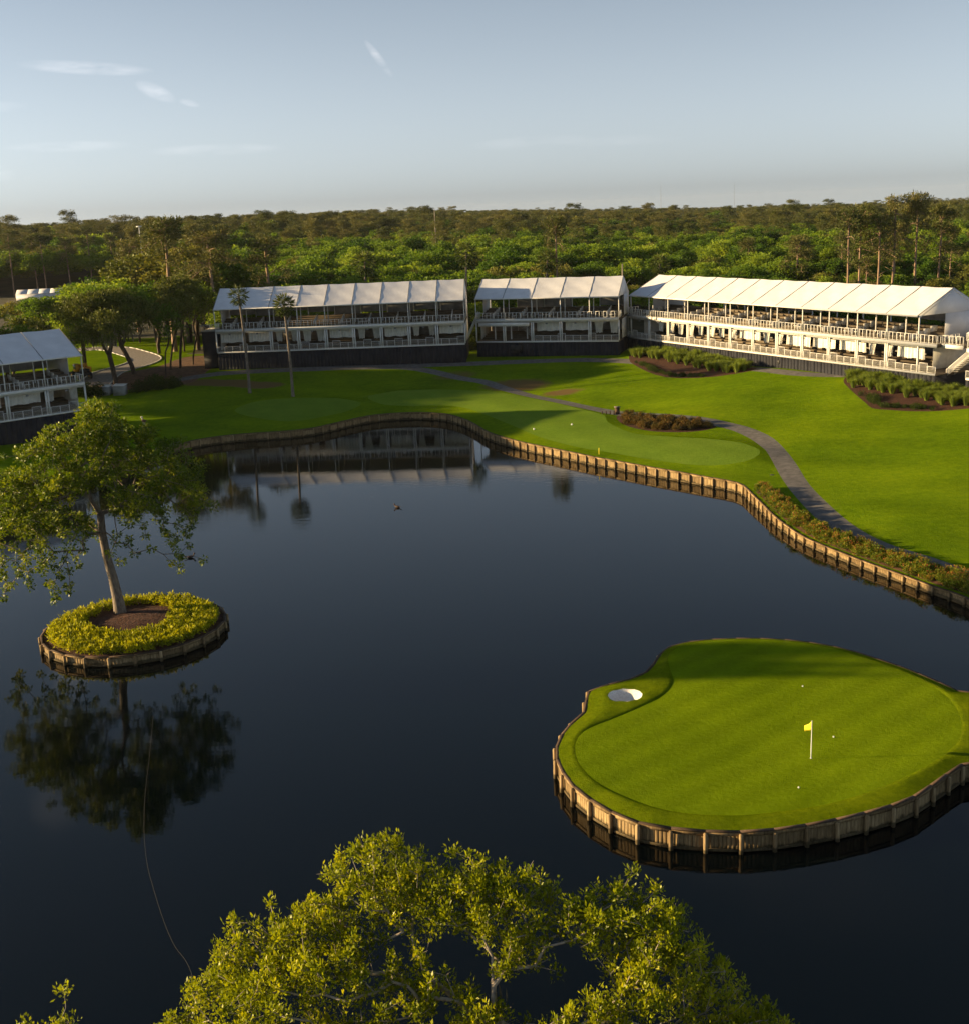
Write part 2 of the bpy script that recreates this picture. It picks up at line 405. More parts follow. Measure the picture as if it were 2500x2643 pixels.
M_SEAM = simple('keder_seam', (0.16, 0.16, 0.17), (0.26, 0.26, 0.27), 3.0, 0.6)
M_CURTAIN = simple('canvas_curtain', (0.60, 0.58, 0.53), (0.78, 0.76, 0.70), 1.2, 0.85, bmp=0.3, bdist=0.05)
M_BACK = simple('grey_tarp', (0.20, 0.20, 0.20), (0.34, 0.34, 0.33), 0.8, 0.85)
M_SKIRT = simple('black_scrim', (0.010, 0.011, 0.017), (0.022, 0.024, 0.032), 0.7, 0.80, spec=0.25, bmp=0.4, bdist=0.06)
M_DECK = simple('deck_ply', (0.085, 0.068, 0.048), (0.165, 0.130, 0.092), 1.2, 0.8)
M_DARK = simple('black_trim', (0.012, 0.012, 0.014), (0.03, 0.03, 0.033), 2.0, 0.6)
M_FURN = simple('pale_furniture', (0.45, 0.43, 0.40), (0.62, 0.60, 0.56), 3.0, 0.6)
M_YEL = simple('yellow_paint', (0.50, 0.22, 0.012), (0.68, 0.32, 0.02), 2.0, 0.45, spec=0.5)
M_RUB = simple('rubber', (0.015, 0.015, 0.015), (0.04, 0.036, 0.032), 6.0, 0.85)
M_GLASS = simple('dark_glass', (0.01, 0.014, 0.018), (0.03, 0.04, 0.045), 1.0, 0.08, spec=0.6)
M_FLAG = simple('flag_cloth', (0.80, 0.60, 0.02), (0.88, 0.70, 0.04), 6.0, 0.7)
M_BALL = simple('white_ball', (0.8, 0.8, 0.78), (0.85, 0.85, 0.83), 20.0, 0.3)
M_BARK = simple('grey_bark', (0.075, 0.060, 0.048), (0.26, 0.215, 0.175), 3.5, 0.92, stretch=(3, 3, 0.7), bmp=0.8, bdist=0.05, detail=7)
M_BARKL = simple('pale_bark', (0.17, 0.14, 0.115), (0.44, 0.38, 0.31), 2.5, 0.9, stretch=(2, 2, 0.6), bmp=0.6, bdist=0.04, detail=7)
M_BARKP = simple('pine_bark', (0.14, 0.085, 0.055), (0.40, 0.28, 0.19), 1.5, 0.92, stretch=(2, 2, 0.5), bmp=0.6, bdist=0.05, detail=6)
M_BARKD = simple('dark_bark', (0.030, 0.022, 0.017), (0.095, 0.070, 0.052), 2.0, 0.95, stretch=(2, 2, 0.6), bmp=0.8, bdist=0.06, detail=6)
M_MOSS = simple('spanish_moss', (0.10, 0.085, 0.055), (0.24, 0.20, 0.13), 3.0, 0.95)
M_BIRD = simple('brown_feathers', (0.04, 0.025, 0.018), (0.10, 0.06, 0.04), 9.0, 0.8)
M_BIRDW = simple('pale_feathers', (0.45, 0.42, 0.38), (0.6, 0.57, 0.52), 9.0, 0.8)
M_ROPE = simple('pale_rope', (0.035, 0.035, 0.032), (0.06, 0.058, 0.05), 6.0, 0.9)

def leaf_mat(name, stops, trans=0.35, spread=0.35, rough=0.6, spec=0.15):
    """leaf colour varies per leaf (attribute v) and per plant (object random)"""
    m, t, p = new_mat(name)
    at = nd(t, 'ShaderNodeAttribute', attribute_name='v')
    oi = nd(t, 'ShaderNodeObjectInfo')
    f = mth(t, 'ADD', mth(t, 'MULTIPLY', at.outputs['Fac'], 1.0 - spread), mth(t, 'MULTIPLY', oi.outputs['Random'], spread))
    n = len(stops)
    col = ramp(t, f, [(0.12 + 0.76 * i / (n - 1), c) for i, c in enumerate(stops)])
    t.links.new(col, p.inputs['Base Color'])
    p.inputs['Roughness'].default_value = rough; p.inputs['Specular IOR Level'].default_value = spec
    tr = nd(t, 'ShaderNodeBsdfTranslucent')
    t.links.new(mixc(t, 1.0, col, (1.25, 1.15, 0.55), 'MULTIPLY'), tr.inputs['Color'])
    ms = nd(t, 'ShaderNodeMixShader'); ms.inputs[0].default_value = trans
    out = next(n for n in t.nodes if n.type == 'OUTPUT_MATERIAL')
    t.links.new(p.outputs[0], ms.inputs[1]); t.links.new(tr.outputs[0], ms.inputs[2]); t.links.new(ms.outputs[0], out.inputs['Surface'])
    return m
L_OAK = leaf_mat('oak_leaves', [(0.100, 0.130, 0.003), (0.195, 0.235, 0.004), (0.300, 0.335, 0.006), (0.45, 0.43, 0.015)], 0.40, 0.05, 0.42, 0.22)
L_ISLE = leaf_mat('island_tree_leaves', [(0.044, 0.080, 0.004), (0.092, 0.145, 0.006), (0.160, 0.210, 0.008), (0.27, 0.29, 0.015)], 0.32, 0.05, 0.45, 0.2)
L_BRIGHT = leaf_mat('bright_leaves', [(0.050, 0.108, 0.010), (0.105, 0.182, 0.016), (0.175, 0.258, 0.024), (0.27, 0.34, 0.036)], 0.45, 0.55)
L_DEEP = leaf_mat('deep_leaves', [(0.028, 0.070, 0.008), (0.055, 0.120, 0.010), (0.092, 0.170, 0.012), (0.15, 0.215, 0.016)], 0.35, 0.55)
L_OLIVE = leaf_mat('olive_leaves', [(0.060, 0.078, 0.014), (0.108, 0.130, 0.022), (0.165, 0.172, 0.032), (0.225, 0.205, 0.050)], 0.28, 0.45)
L_PINE = leaf_mat('pine_needles', [(0.042, 0.058, 0.016), (0.082, 0.100, 0.024), (0.130, 0.132, 0.036), (0.19, 0.165, 0.052)], 0.20, 0.45)
L_PALM = leaf_mat('palm_fronds', [(0.030, 0.050, 0.012), (0.060, 0.085, 0.018), (0.100, 0.115, 0.028)], 0.25, 0.1)
L_GOLD = leaf_mat('golden_leaves', [(0.13, 0.15, 0.003), (0.29, 0.31, 0.005), (0.44, 0.44, 0.008), (0.58, 0.53, 0.012)], 0.30, 0.0)
L_REED = leaf_mat('reed_blades', [(0.085, 0.130, 0.020), (0.155, 0.215, 0.032), (0.24, 0.30, 0.055)], 0.40, 0.2)
L_HEDGE = leaf_mat('rose_leaves', [(0.045, 0.078, 0.006), (0.092, 0.138, 0.009), (0.150, 0.185, 0.012), (0.23, 0.17, 0.02), (0.42, 0.10, 0.05)], 0.30, 0.15)
L_RUST = leaf_mat('rust_leaves', [(0.035, 0.040, 0.010), (0.080, 0.062, 0.014), (0.14, 0.085, 0.020), (0.19, 0.10, 0.03)], 0.25, 0.2)
L_BUSH = leaf_mat('bush_leaves', [(0.016, 0.036, 0.006), (0.036, 0.062, 0.008), (0.075, 0.100, 0.010)], 0.30, 0.3)

# water: dark still lake with faint wind ripples and one set of rings
M_WATER, t, p = new_mat('lake_water')
p.inputs['Base Color'].default_value = (0.0008, 0.0022, 0.0030, 1)
p.inputs['Roughness'].default_value = 0.006
p.inputs['IOR'].default_value = 1.333
p.inputs['Specular IOR Level'].default_value = 0.5
_tc = nd(t, 'ShaderNodeTexCoord'); _sp = nd(t, 'ShaderNodeSeparateXYZ'); t.links.new(_tc.outputs['Object'], _sp.inputs[0])
_w1 = noise(t, 1.1, 4.0, 0.6, stretch=(0.55, 1.5, 1), dist=0.4)
_w2 = noise(t, 0.045, 4.0, 0.6, stretch=(0.6, 1.3, 1))
_w3 = noise(t, 4.2, 3.0, 0.6, stretch=(0.6, 1.4, 1))
_h = mth(t, 'ADD', mth(t, 'MULTIPLY', _w1, 1.0), mth(t, 'MULTIPLY', _w3, 0.30))
_h = mth(t, 'MULTIPLY', _h, mth(t, 'ADD', 0.12, mth(t, 'MULTIPLY', mth(t, 'POWER', _w2, 3.0), 5.0)))
for (rx, ry, rad, k, am) in ((-23.5, 105.5, 5.5, 7.0, 0.55), (-19.5, 102.0, 4.5, 6.0, 0.4), (-9.1, 122.0, 2.4, 9.0, 0.35), (-27.2, 106.0, 1.6, 10.0, 0.4)):
    dx = mth(t, 'SUBTRACT', _sp.outputs[0], rx); dy = mth(t, 'SUBTRACT', _sp.outputs[1], ry)
    rr = mth(t, 'SQRT', mth(t, 'ADD', mth(t, 'MULTIPLY', dx, dx), mth(t, 'MULTIPLY', dy, dy)))
    env = mth(t, 'SUBTRACT', 1.0, mth(t, 'DIVIDE', rr, rad), clamp=True)
    _h = mth(t, 'ADD', _h, mth(t, 'MULTIPLY', mth(t, 'MULTIPLY', mth(t, 'SINE', mth(t, 'MULTIPLY', rr, k)), env), am * 0.3))
bump(t, p, _h, 0.075, 0.05)

# ------------------------------------------------------------------ terrain
def smooth01(x):
    x = np.clip(x, 0, 1); return x * x * (3 - 2 * x)
def seg_dist(P, poly, closed=True):
    """distance of points P (n,2) to a polyline"""
    A = np.asarray(poly, float); B = np.roll(A, -1, 0) if closed else A[1:]
    if not closed: A = A[:-1]
    out = np.full(len(P), 1e9)
    for a, b in zip(A, B):
        d = b - a; L = d @ d
        tt = np.clip(((P - a) @ d) / (L if L > 0 else 1), 0, 1)
        out = np.minimum(out, np.hypot(*(P - a - tt[:, None] * d).T))
    return out
def inside(P, poly):
    A = np.asarray(poly, float); B = np.roll(A, -1, 0); r = np.zeros(len(P), bool)
    x, y = P[:, 0], P[:, 1]
    for (x0, y0), (x1, y1) in zip(A, B):
        if y0 == y1: continue
        c = ((y0 > y) != (y1 > y)) & (x < (x1 - x0) * (y - y0) / (y1 - y0) + x0)
        r ^= c
    return r
def sdist(P, poly):
    d = seg_dist(P, poly); return np.where(inside(P, poly), -d, d)
def resample(poly, step, closed=True):
    A = [np.array(p, float) for p in poly]
    if closed: A.append(A[0])
    out = []
    for a, b in zip(A[:-1], A[1:]):
        n = max(1, int(round(np.hypot(*(b - a)) / step)))
        out += [a + (b - a) * i / n for i in range(n)]
    if not closed: out.append(A[-1])
    return np.array(out)
def catmull(poly, sub=4, closed=True):
    P = np.array(poly, float); n = len(P); out = []
    rng_ = range(n) if closed else range(n - 1)
    for i in rng_:
        if closed: p0, p1, p2, p3 = P[i - 1], P[i], P[(i + 1) % n], P[(i + 2) % n]
        else: p0, p1, p2, p3 = P[max(i - 1, 0)], P[i], P[i + 1], P[min(i + 2, n - 1)]
        for k in range(sub):
            s = k / sub
            out.append(0.5 * ((2 * p1) + (-p0 + p2) * s + (2 * p0 - 5 * p1 + 4 * p2 - p3) * s * s + (-p0 + 3 * p1 - 3 * p2 + p3) * s ** 3))
    if not closed: out.append(P[-1])
    return np.array(out)
def ribbon(line, w):
    L = np.array(line, float); d = np.gradient(L, axis=0); d /= np.hypot(*d.T)[:, None]; n = np.c_[-d[:, 1], d[:, 0]]
    return np.vstack([L + n * w / 2, (L - n * w / 2)[::-1]])

SHORE_L = [(-400, -60), (-260, -20), (-170, 30), (-112, 66), (-84, 84), (-63, 108)] + SHORE + [(36.0, 78.5), (39, 74.5), (45, 70.5), (52, 68.0), (58, 66.5), (58, 53.0), (66, 46), (90, 34), (140, 10), (220, -60)]
SHORE_S = catmull(SHORE_L, 3, False)
SHORE_S = resample(SHORE_S, 1.6, False)
TEEA_S, TEEB_S = catmull(TEEA, 3), catmull(TEEB, 3)
BED1_S, BED2_S, BED3_S = catmull(BED1, 2), catmull(BED2, 2), catmull(BED3, 3)
_pl = catmull([(-30.84, 209.70), (-23.60, 209.70)] + PATH + [(42, 83), (48, 79), (56, 76), (66, 73)], 3, False)
PATH_S = ribbon(_pl, 2.3)
_sv = catmull([(-52.87, 205.90), (-45.40, 209.30), (-32.59, 210.00), (-16.34, 209.70), (-3.64, 209.30), (9.09, 208.20), (21.04, 205.40), (26.48, 200.00), (31.03, 193.50), (38.32, 188.00), (42.87, 180.50), (46.13, 174.10), (50.60, 169.50), (53.75, 167.40)], 3, False)
SERVICE_S = ribbon(_sv, 2.6)
STRAW_S = catmull([(-70.90, 207.10), (-66.30, 202.70), (-54.96, 200.90), (-49.76, 202.80), (-48.20, 207.50), (-48.00, 220.70), (-51.13, 235.00), (-57.40, 235.00), (-59.21, 220.70), (-65.58, 211.30)], 3)
BED4_S = np.vstack([np.array([s for s in SHORE_S if s[0] > 26.0 and 81.5 < s[1] < 118.5 and s[0] < 40]) + np.array([0.45, 0.12]), np.array(BED4[::-1])])
PAVE_S = ribbon(catmull([(-66.56, 205.30), (-66.83, 210.90), (-66.03, 218.00), (-64.24, 227.00), (-65.30, 235.90), (-71.32, 247.60), (-78.93, 258.30), (-87.89, 257.40), (-98.69, 254.80)], 4, False), 6.0)
REGIONS = [('golf_path', PATH_S), ('tee_box', TEEA_S), ('tee_box_long', TEEB_S), ('mulch_bed_reeds', BED1_S), ('mulch_bed_stands', BED2_S),
           ('mulch_bed_path', BED3_S), ('mulch_bed_shore', BED4_S), ('service_path', SERVICE_S), ('paved_drive', PAVE_S), ('pine_straw_ground', STRAW_S)]

# the lawn climbs from the lake to the foot of the stands
FRONT = np.array([[-130, 225], [-60, 213], [-46, 211.5], [0, 212], [24.6, 208], [59.2, 154.1], [71.6, 128.7], [130, 100]])
FRONT_P = np.vstack([FRONT, [[900, 60], [3500, 4300], [-3500, 4300], [-900, 225]]])
def shore_top(Q):
    """height of the lake wall: lower along the near right-hand shore"""
    return 1.12 - 0.40 * smooth01((121 - Q[:, 1]) / 24) * (Q[:, 0] > 10)
def ground_z(P):
    P = np.atleast_2d(np.asarray(P, float)); X, Y = P[:, 0], P[:, 1]
    t = np.where(inside(P, FRONT_P), 1.0, np.clip(1 - seg_dist(P, FRONT, False) / 40, 0, 1))
    z = 1.4 + 2.95 * t * t + 1.0 * smooth01((X - 5) / 60) * smooth01((Y - 110) / 60)
    z = z - 13.0 * smooth01((Y - 420) / 1500) * smooth01((X - 60) / 700)
    z = z + 7.0 * smooth01((Y - 380) / 320) * smooth01((120 - X) / 260)
    near = (np.abs(X) < 150) & (Y < 300) & (Y > 60)
    if near.any():
        Q = P[near]; ds = seg_dist(Q, SHORE_L[4:-4], False); x, y = Q[:, 0], Q[:, 1]
        w = smooth01((ds - 1.0) / 7.0)
        m = 0.22 * np.sin(x * .115 + y * .06 + 1.0) + 0.18 * np.sin(x * -.07 + y * .13 + 2.1) + 0.10 * np.sin(x * .23 - y * .19) + 0.05 * np.sin(x * .5 + y * .37)
        m = m * smooth01((210 - y) / 14)
        ta = np.minimum(sdist(Q, TEEA), sdist(Q, TEEB)); tee = smooth01((2.6 - ta) / 3.0)
        m = m * (1 - tee) + 0.34 * tee
        z[near] += m * w - (1.4 - shore_top(Q)) * (1 - smooth01((ds - .3) / 9.0))
    return z
def gz(x, y):
    return float(ground_z(np.array([[x, y]]))[0])

def cdt(boundary, extra_polys, pts):
    """constrained triangulation of a closed boundary with inner polygon outlines and loose points"""
    V, E = [], []
    for poly in [boundary] + extra_polys:
        b = len(V); n = len(poly)
        V += [Vector((float(p[0]), float(p[1]))) for p in poly]; E += [(b + i, b + (i + 1) % n) for i in range(n)]
    keep = inside(pts, boundary)
    pts = pts[keep]
    V += [Vector((float(p[0]), float(p[1]))) for p in pts]
    r = delaunay_2d_cdt(V, E, [], 0, 1e-4)
    v = np.array([(p.x, p.y) for p in r[0]]); f = np.array([t_ for t_ in r[2] if len(t_) == 3])
    c = v[f].mean(1)
    f = f[inside(c, boundary)]
    # keep all triangles facing up
    a, b_, c_ = v[f[:, 0]], v[f[:, 1]], v[f[:, 2]]
    neg = ((b_ - a)[:, 0] * (c_ - a)[:, 1] - (b_ - a)[:, 1] * (c_ - a)[:, 0]) < 0
    f[neg] = f[neg][:, ::-1]
    return v, f
def submesh(v, z, f, sel, name, mat):
    ff = f[sel]; u, inv = np.unique(ff.reshape(-1), return_inverse=True)
    return mesh_np(name, np.c_[v[u], z[u]], inv.reshape(-1, 3).astype(np.int32), mat, True)

rng = np.random.default_rng(7)
_bound = np.vstack([SHORE_S, [(900, -60), (3200, 1200), (3600, 4200), (-3600, 4200), (-3200, 1200), (-900, -60)]])
_gx, _gy = np.meshgrid(np.arange(-130, 131, 3.0), np.arange(66, 300, 3.0))
_pts = [np.c_[_gx.ravel(), _gy.ravel()] + rng.uniform(-.5, .5, (_gx.size, 2))]
_gx, _gy = np.meshgrid(np.arange(-900, 901, 60.0), np.arange(-20, 1500, 45.0)); _o = np.c_[_gx.ravel(), _gy.ravel()]
_pts.append(_o[(np.abs(_o[:, 0]) > 135) | (_o[:, 1] > 305)])
_pts = np.vstack(_pts); _pts = _pts[seg_dist(_pts, SHORE_S, False) > 0.8]
for _n, _p in REGIONS[:6]:
    _pts = _pts[seg_dist(_pts, _p) > 0.35]
_v, _f = cdt(_bound, [p_ for _, p_ in REGIONS], _pts)
_z = ground_z(_v)
_c = _v[_f].mean(1)
_id = np.full(len(_f), -1)
for i, (_n, _p) in enumerate(REGIONS):
    _id[(_id < 0) & inside(_c, _p)] = i
_far = (_id < 0) & ((_c[:, 1] > 240) & (_c[:, 0] > -58) | (_c[:, 1] > 280) | (np.abs(_c[:, 0]) > 125) | ((_c[:, 0] - 25.8) * .885 + (_c[:, 1] - 217.4) * .466 > 13))
REG_MATS = {'golf_path': M_PATH, 'tee_box': M_TEE, 'tee_box_long': M_TEE, 'mulch_bed_reeds': M_MULCH, 'mulch_bed_stands': M_MULCH, 'mulch_bed_path': M_MULCH,
            'mulch_bed_shore': M_STRAW, 'service_path': M_PATH, 'paved_drive': M_PAVE, 'pine_straw_ground': M_STRAW}
tag(link('lawn_ground', submesh(_v, _z, _f, (_id < 0) & ~_far, 'lawn_ground', M_TURF)), kind='structure')
tag(link('forest_ground', submesh(_v, _z, _f, _far, 'forest_ground', M_FOREST)), kind='structure')
REG_OBJ = {}
for i, (_n, _p) in enumerate(REGIONS):
    if (_id == i).any():
        REG_OBJ[_n] = tag(link(_n, submesh(_v, _z, _f, _id == i, _n, REG_MATS[_n])), kind='structure')
# near bank, under the foreground oaks
_nb = np.array([(-220, -120), (220, -120), (120, -10), (60, 12), (30, 24), (12, 30.5), (-4, 32.0), (-18, 31.0), (-40, 26), (-90, 6), (-160, -30)])
_v, _f = cdt(resample(_nb, 4), [], np.c_[rng.uniform(-200, 200, 800), rng.uniform(-110, 30, 800)])
_z = 1.5 - 1.9 * smooth01(1 - seg_dist(_v, _nb) / 3.5)
tag(link('near_bank_ground', submesh(_v, _z, _f, np.ones(len(_f), bool), 'near_bank_ground', M_FOREST)), kind='structure')
# lake
tag(link('lake_water', mesh_np('lake_water', [(-900, -400, 0), (900, -400, 0), (900, 400, 0), (-900, 400, 0)], np.array([[0, 1, 2, 3]]), M_WATER)), kind='structure')
tag(link('lake_bed_ground', mesh_np('lake_bed_ground', [(-900, -400, -2.5), (900, -400, -2.5), (900, 400, -2.5), (-900, 400, -2.5)], np.array([[0, 1, 2, 3]]), M_FOREST)), kind='structure')

# island green: rough collar, putting surface, pot bunker
GI = GISLE[:18] + [(33.3, 64.2), (40, 63.2), (50, 62.6), (59.5, 62.3), (59.5, 56.7), (50, 56.5), (40, 56.1), (33.3, 56.3), (28.4, 57.1)] + GISLE[18:]
GI_S = resample(catmull(GI, 3), 0.7); GR_S = resample(catmull(GREEN, 4), 0.45)
BK = np.array([(7.98 + 1.03 * math.cos(a), 66.99 + 0.98 * math.sin(a)) for a in np.linspace(0, 2 * math.pi, 28, endpoint=False)])
_gx, _gy = np.meshgrid(np.arange(2, 60, 0.42), np.arange(49, 77, 0.42)); _pts = np.c_[_gx.ravel(), _gy.ravel()] + rng.uniform(-.08, .08, (_gx.size, 2))
_pts = _pts[(seg_dist(_pts, GI_S) > .2) & (seg_dist(_pts, BK) > .12)]
_dg = np.abs(sdist(_pts, GR_S)); _pts = _pts[_dg > .12]
GR_O = GR_S + 0.0
_ctr = GR_S.mean(0)
def offset_poly(poly, d):
    p = np.asarray(poly); dv = np.roll(p, -1, 0) - np.roll(p, 1, 0); dv /= np.hypot(*dv.T)[:, None]
    nrm = np.c_[dv[:, 1], -dv[:, 0]]
    area = 0.5 * np.sum(p[:, 0] * np.roll(p[:, 1], -1) - np.roll(p[:, 0], -1) * p[:, 1])
    return p + nrm * d * (1 if area > 0 else -1)
_ring = np.vstack([offset_poly(GR_S, 0.14), offset_poly(GR_S, 0.30), offset_poly(BK, .16)])
_pts = np.vstack([_pts[(np.abs(sdist(_pts, GR_S)) > .4)], _ring])
_v, _f = cdt(GI_S, [GR_S, BK], _pts)
def isle_z(P):
    X, Y = P[:, 0], P[:, 1]
    dg = sdist(P, GR_S); db = sdist(P, BK); de = seg_dist(P, GI_S)
    z = 1.11 + 0.20 * smooth01((Y - 56) / 16) + 0.10 * np.sin(X * .28 + .5) * np.cos(Y * .22) + 0.05 * smooth01((X - 14) / 10)
    z = z + np.where(dg > 0, 0.035 * smooth01(dg / 0.16) + 0.04 * np.sin(np.clip(dg / 1.6, 0, 1) * math.pi), 0)
    mound = np.exp(-((X - 10.0) ** 2 / 2.2 + (Y - 68.5) ** 2 / 5.0))
    z = z + 0.0 * mound * smooth01((dg + .1) / 0.9)
    z = z + np.where(db < 0, -0.62 * smooth01(-db / 0.75), 0.04 * smooth01(1 - db / 1.2))
    k = smooth01(de / 1.1)
    return 1.09 * (1 - k) + z * k
_z = isle_z(_v); _c = _v[_f].mean(1)
_ing, _inb = inside(_c, GR_S), inside(_c, BK)
tag(link('island_ground', submesh(_v, _z, _f, ~_ing & ~_inb, 'island_ground', M_ROUGH)), kind='structure')
tag(link('putting_green_ground', submesh(_v, _z, _f, _ing, 'putting_green_ground', M_GREEN)), kind='structure')
tag(link('bunker_sand', submesh(_v, _z, _f, _inb, 'bunker_sand', M_SAND)), kind='structure')
# tree island: mulch disc
_a = np.linspace(0, 2 * math.pi, 66, endpoint=False)
_rim = np.c_[ISLE_C[0] + (ISLE_R - .12) * np.cos(_a), ISLE_C[1] + (ISLE_R - .12) * np.sin(_a)]
_pts = np.c_[rng.uniform(-7, 7, 1500) + ISLE_C[0], rng.uniform(-7, 7, 1500) + ISLE_C[1]]
_v, _f = cdt(_rim, [], _pts[np.hypot(_pts[:, 0] - ISLE_C[0], _pts[:, 1] - ISLE_C[1]) < ISLE_R - .4])
_rr = np.hypot(_v[:, 0] - ISLE_C[0], _v[:, 1] - ISLE_C[1]); _z = 0.70 + 0.34 * smooth01(1 - _rr / 6.4) + rng.uniform(-.02, .02, len(_v))
tag(link('tree_island_ground', submesh(_v, _z, _f, np.ones(len(_f), bool), 'tree_island_ground', M_MULCH)), kind='structure')
# ------------------------------------------------------------------ timber bulkheads
_m = MB(); _rb = random.Random(3)
def board_mesh(seed):
    m = MB(); r_ = random.Random(seed); n = 8
    for i in range(n):
        o = r_.uniform(0, .022); top = 1.28 - r_.uniform(0, .012)
        m.box(i / n + .006, (i + 1) / n - .006, -.045 - o, .04 - o, -.7, top)
    return m.mesh('board_panel', M_TIMBER)
BOARDS = [board_mesh(i) for i in range(5)]
WALE = MB().box(0, 1, -.105, -.05, 1.02, 1.22).mesh('wale', M_TIMBER)
WALE2 = MB().box(0, 1, -.115, -.05, .04, .17).mesh('wale', M_POST)
CAP = MB().box(0, 1, -.15, .05, 1.285, 1.328).mesh('cap_board', M_CAP)
PILE = MB().lathe([(.115, -.9), (.11, .4), (.105, 1.17), (.085, 1.22)], 9, (0, -.20)).mesh('pile', M_POST, False)
def bulkhead(name, line, label, closed=False, top=None, step=1.6):
    L = np.array(line, float)
    if closed: L = np.vstack([L, L[:1]])
    d = np.r_[0, np.cumsum(np.hypot(*np.diff(L, axis=0).T))]
    n = max(3, int(round(d[-1] / step))); s = np.linspace(0, d[-1], n + 1)
    P = np.c_[np.interp(s, d, L[:, 0]), np.interp(s, d, L[:, 1])]
    root = thing(name, (P[0, 0], P[0, 1], 0), label, 'retaining wall')
    T = np.full(n, 1.335) if top is None else top((P[:-1] + P[1:]) / 2)
    for i in range(n):
        a, b = P[i], P[i + 1]; u = b - a; ln = float(np.hypot(*u)); rz = math.atan2(u[1], u[0])
        loc = (a[0] - P[0, 0], a[1] - P[0, 1], 0)
        k = float(T[i]) / 1.335; sc = (ln, 1, k); e = 0.003 * (i % 2)
        link('board_panel', BOARDS[_rb.randrange(5)], root, loc, (0, 0, rz), sc)
        link('wale', WALE, root, (loc[0], loc[1], _rb.uniform(-.012, .012)), (0, 0, rz), (ln, 1 + e * 6, k))
        link('wale', WALE2, root, (loc[0], loc[1], _rb.uniform(-.01, .01)), (0, 0, rz), (ln, 1 + e * 6, 1))
        link('cap_board', CAP, root, (loc[0], loc[1], e + 1.335 * (k - 1)), (0, 0, rz), (ln, 1, 1))
        link('pile', PILE, root, (loc[0], loc[1], _rb.uniform(-.05, .02)), (_rb.uniform(-.02, .02), _rb.uniform(-.02, .02), rz), (1, 1, k))
    return root
_sh = np.array([q for q in SHORE_S if -64 < q[0] < 46 and q[1] > 69])
bulkhead('timber_bulkhead', _sh, 'long curving timber retaining wall with piles along the far lake shore', top=lambda Q: shore_top(Q) + .04)
_gi = [q for q in GI_S if q[0] < 47][::-1]
_k = max(range(len(_gi)), key=lambda i: np.hypot(*(np.array(_gi[i]) - np.array(_gi[i - 1]))))
bulkhead('timber_bulkhead', np.array(_gi[_k:] + _gi[:_k]), 'tall timber retaining wall round the island putting green', top=lambda Q: np.full(len(Q), 1.105))
_is = [(ISLE_C[0] + ISLE_R * math.cos(a), ISLE_C[1] + ISLE_R * math.sin(a)) for a in np.linspace(0, 2 * math.pi, 25)[:-1]]
bulkhead('timber_bulkhead', _is, 'low round timber retaining wall of the small tree island', closed=True, top=lambda Q: np.full(len(Q), .78), step=1.7)

# ------------------------------------------------------------------ grandstands
def railing_mesh(w, h, dense, infill=True):
    m = MB()
    m.box(0, w, -.022, .022, h - .05, h); m.box(0, w, -.018, .018, .08, .115)
    m.box(0, .045, -.026, .026, 0, h - .052); m.box(w - .045, w, -.026, .026, 0, h - .052)
    if dense < 10: m.box(w / 2 - .035, w / 2 + .035, -.024, .024, .1155, h - .0515)
    n = dense
    for i in range(1, n):
        if dense < 10 and i % 3 != 1: continue
        x = w * i / n; m.box(x - .007, x + .007, -.008, .008, .1152, h - .0505)
    return m.mesh('railing', M_WHITE)
def curtain_mesh(w, h, seed, gather=0.0):
    r_ = random.Random(seed); nx, nz = 28, 6; V = []; F = []
    ph = r_.uniform(0, 6); k1, k2 = r_.uniform(2.2, 3.4), r_.uniform(7, 10)
    for j in range(nz + 1):
        t_ = j / nz
        for i in range(nx + 1):
            s = i / nx
            x = w * (s if not gather else 0.5 + (s - .5) * (1 - gather * math.sin(math.pi * t_ * .5)))
            y = (0.05 + .10 * t_) * math.sin(k2 * s * 6.28 + ph + .6 * t_) + .08 * t_ * math.sin(k1 * s * 6.28 + ph)
            V.append((x, y, -h * t_ - .06 * t_ * math.sin(k1 * s * 4 + ph)))
    for j in range(nz):
        for i in range(nx):
            a = j * (nx + 1) + i; F.append((a, a + nx + 1, a + nx + 2, a + 1))
    return mesh_np('curtain', V, F, M_CURTAIN, True)
def roof_mesh(b, y0, z0, y1, z1, sag):
    nx, ny = 10, 10; V = []; F = []
    for j in range(ny + 1):
        for i in range(nx + 1):
            s, t_ = i / nx, j / ny
            dz = -sag * math.sin(math.pi * s) * (0.35 + .65 * math.sin(math.pi * t_)) + .02 * math.sin(s * 9 + t_ * 13)
            V.append((b * s, y0 + (y1 - y0) * t_, z0 + (z1 - z0) * t_ + dz))
    for j in range(ny):
        for i in range(nx):
            a = j * (nx + 1) + i; F.append((a, a + 1, a + nx + 2, a + nx + 1))
    return mesh_np('roof_panel', V, F, M_FABRIC, True)
_rail_cache = {}
def rail(w, h, dense):
    k = (round(w, 3), round(h, 3), dense)
    if k not in _rail_cache: _rail_cache[k] = railing_mesh(*k)
    return _rail_cache[k]

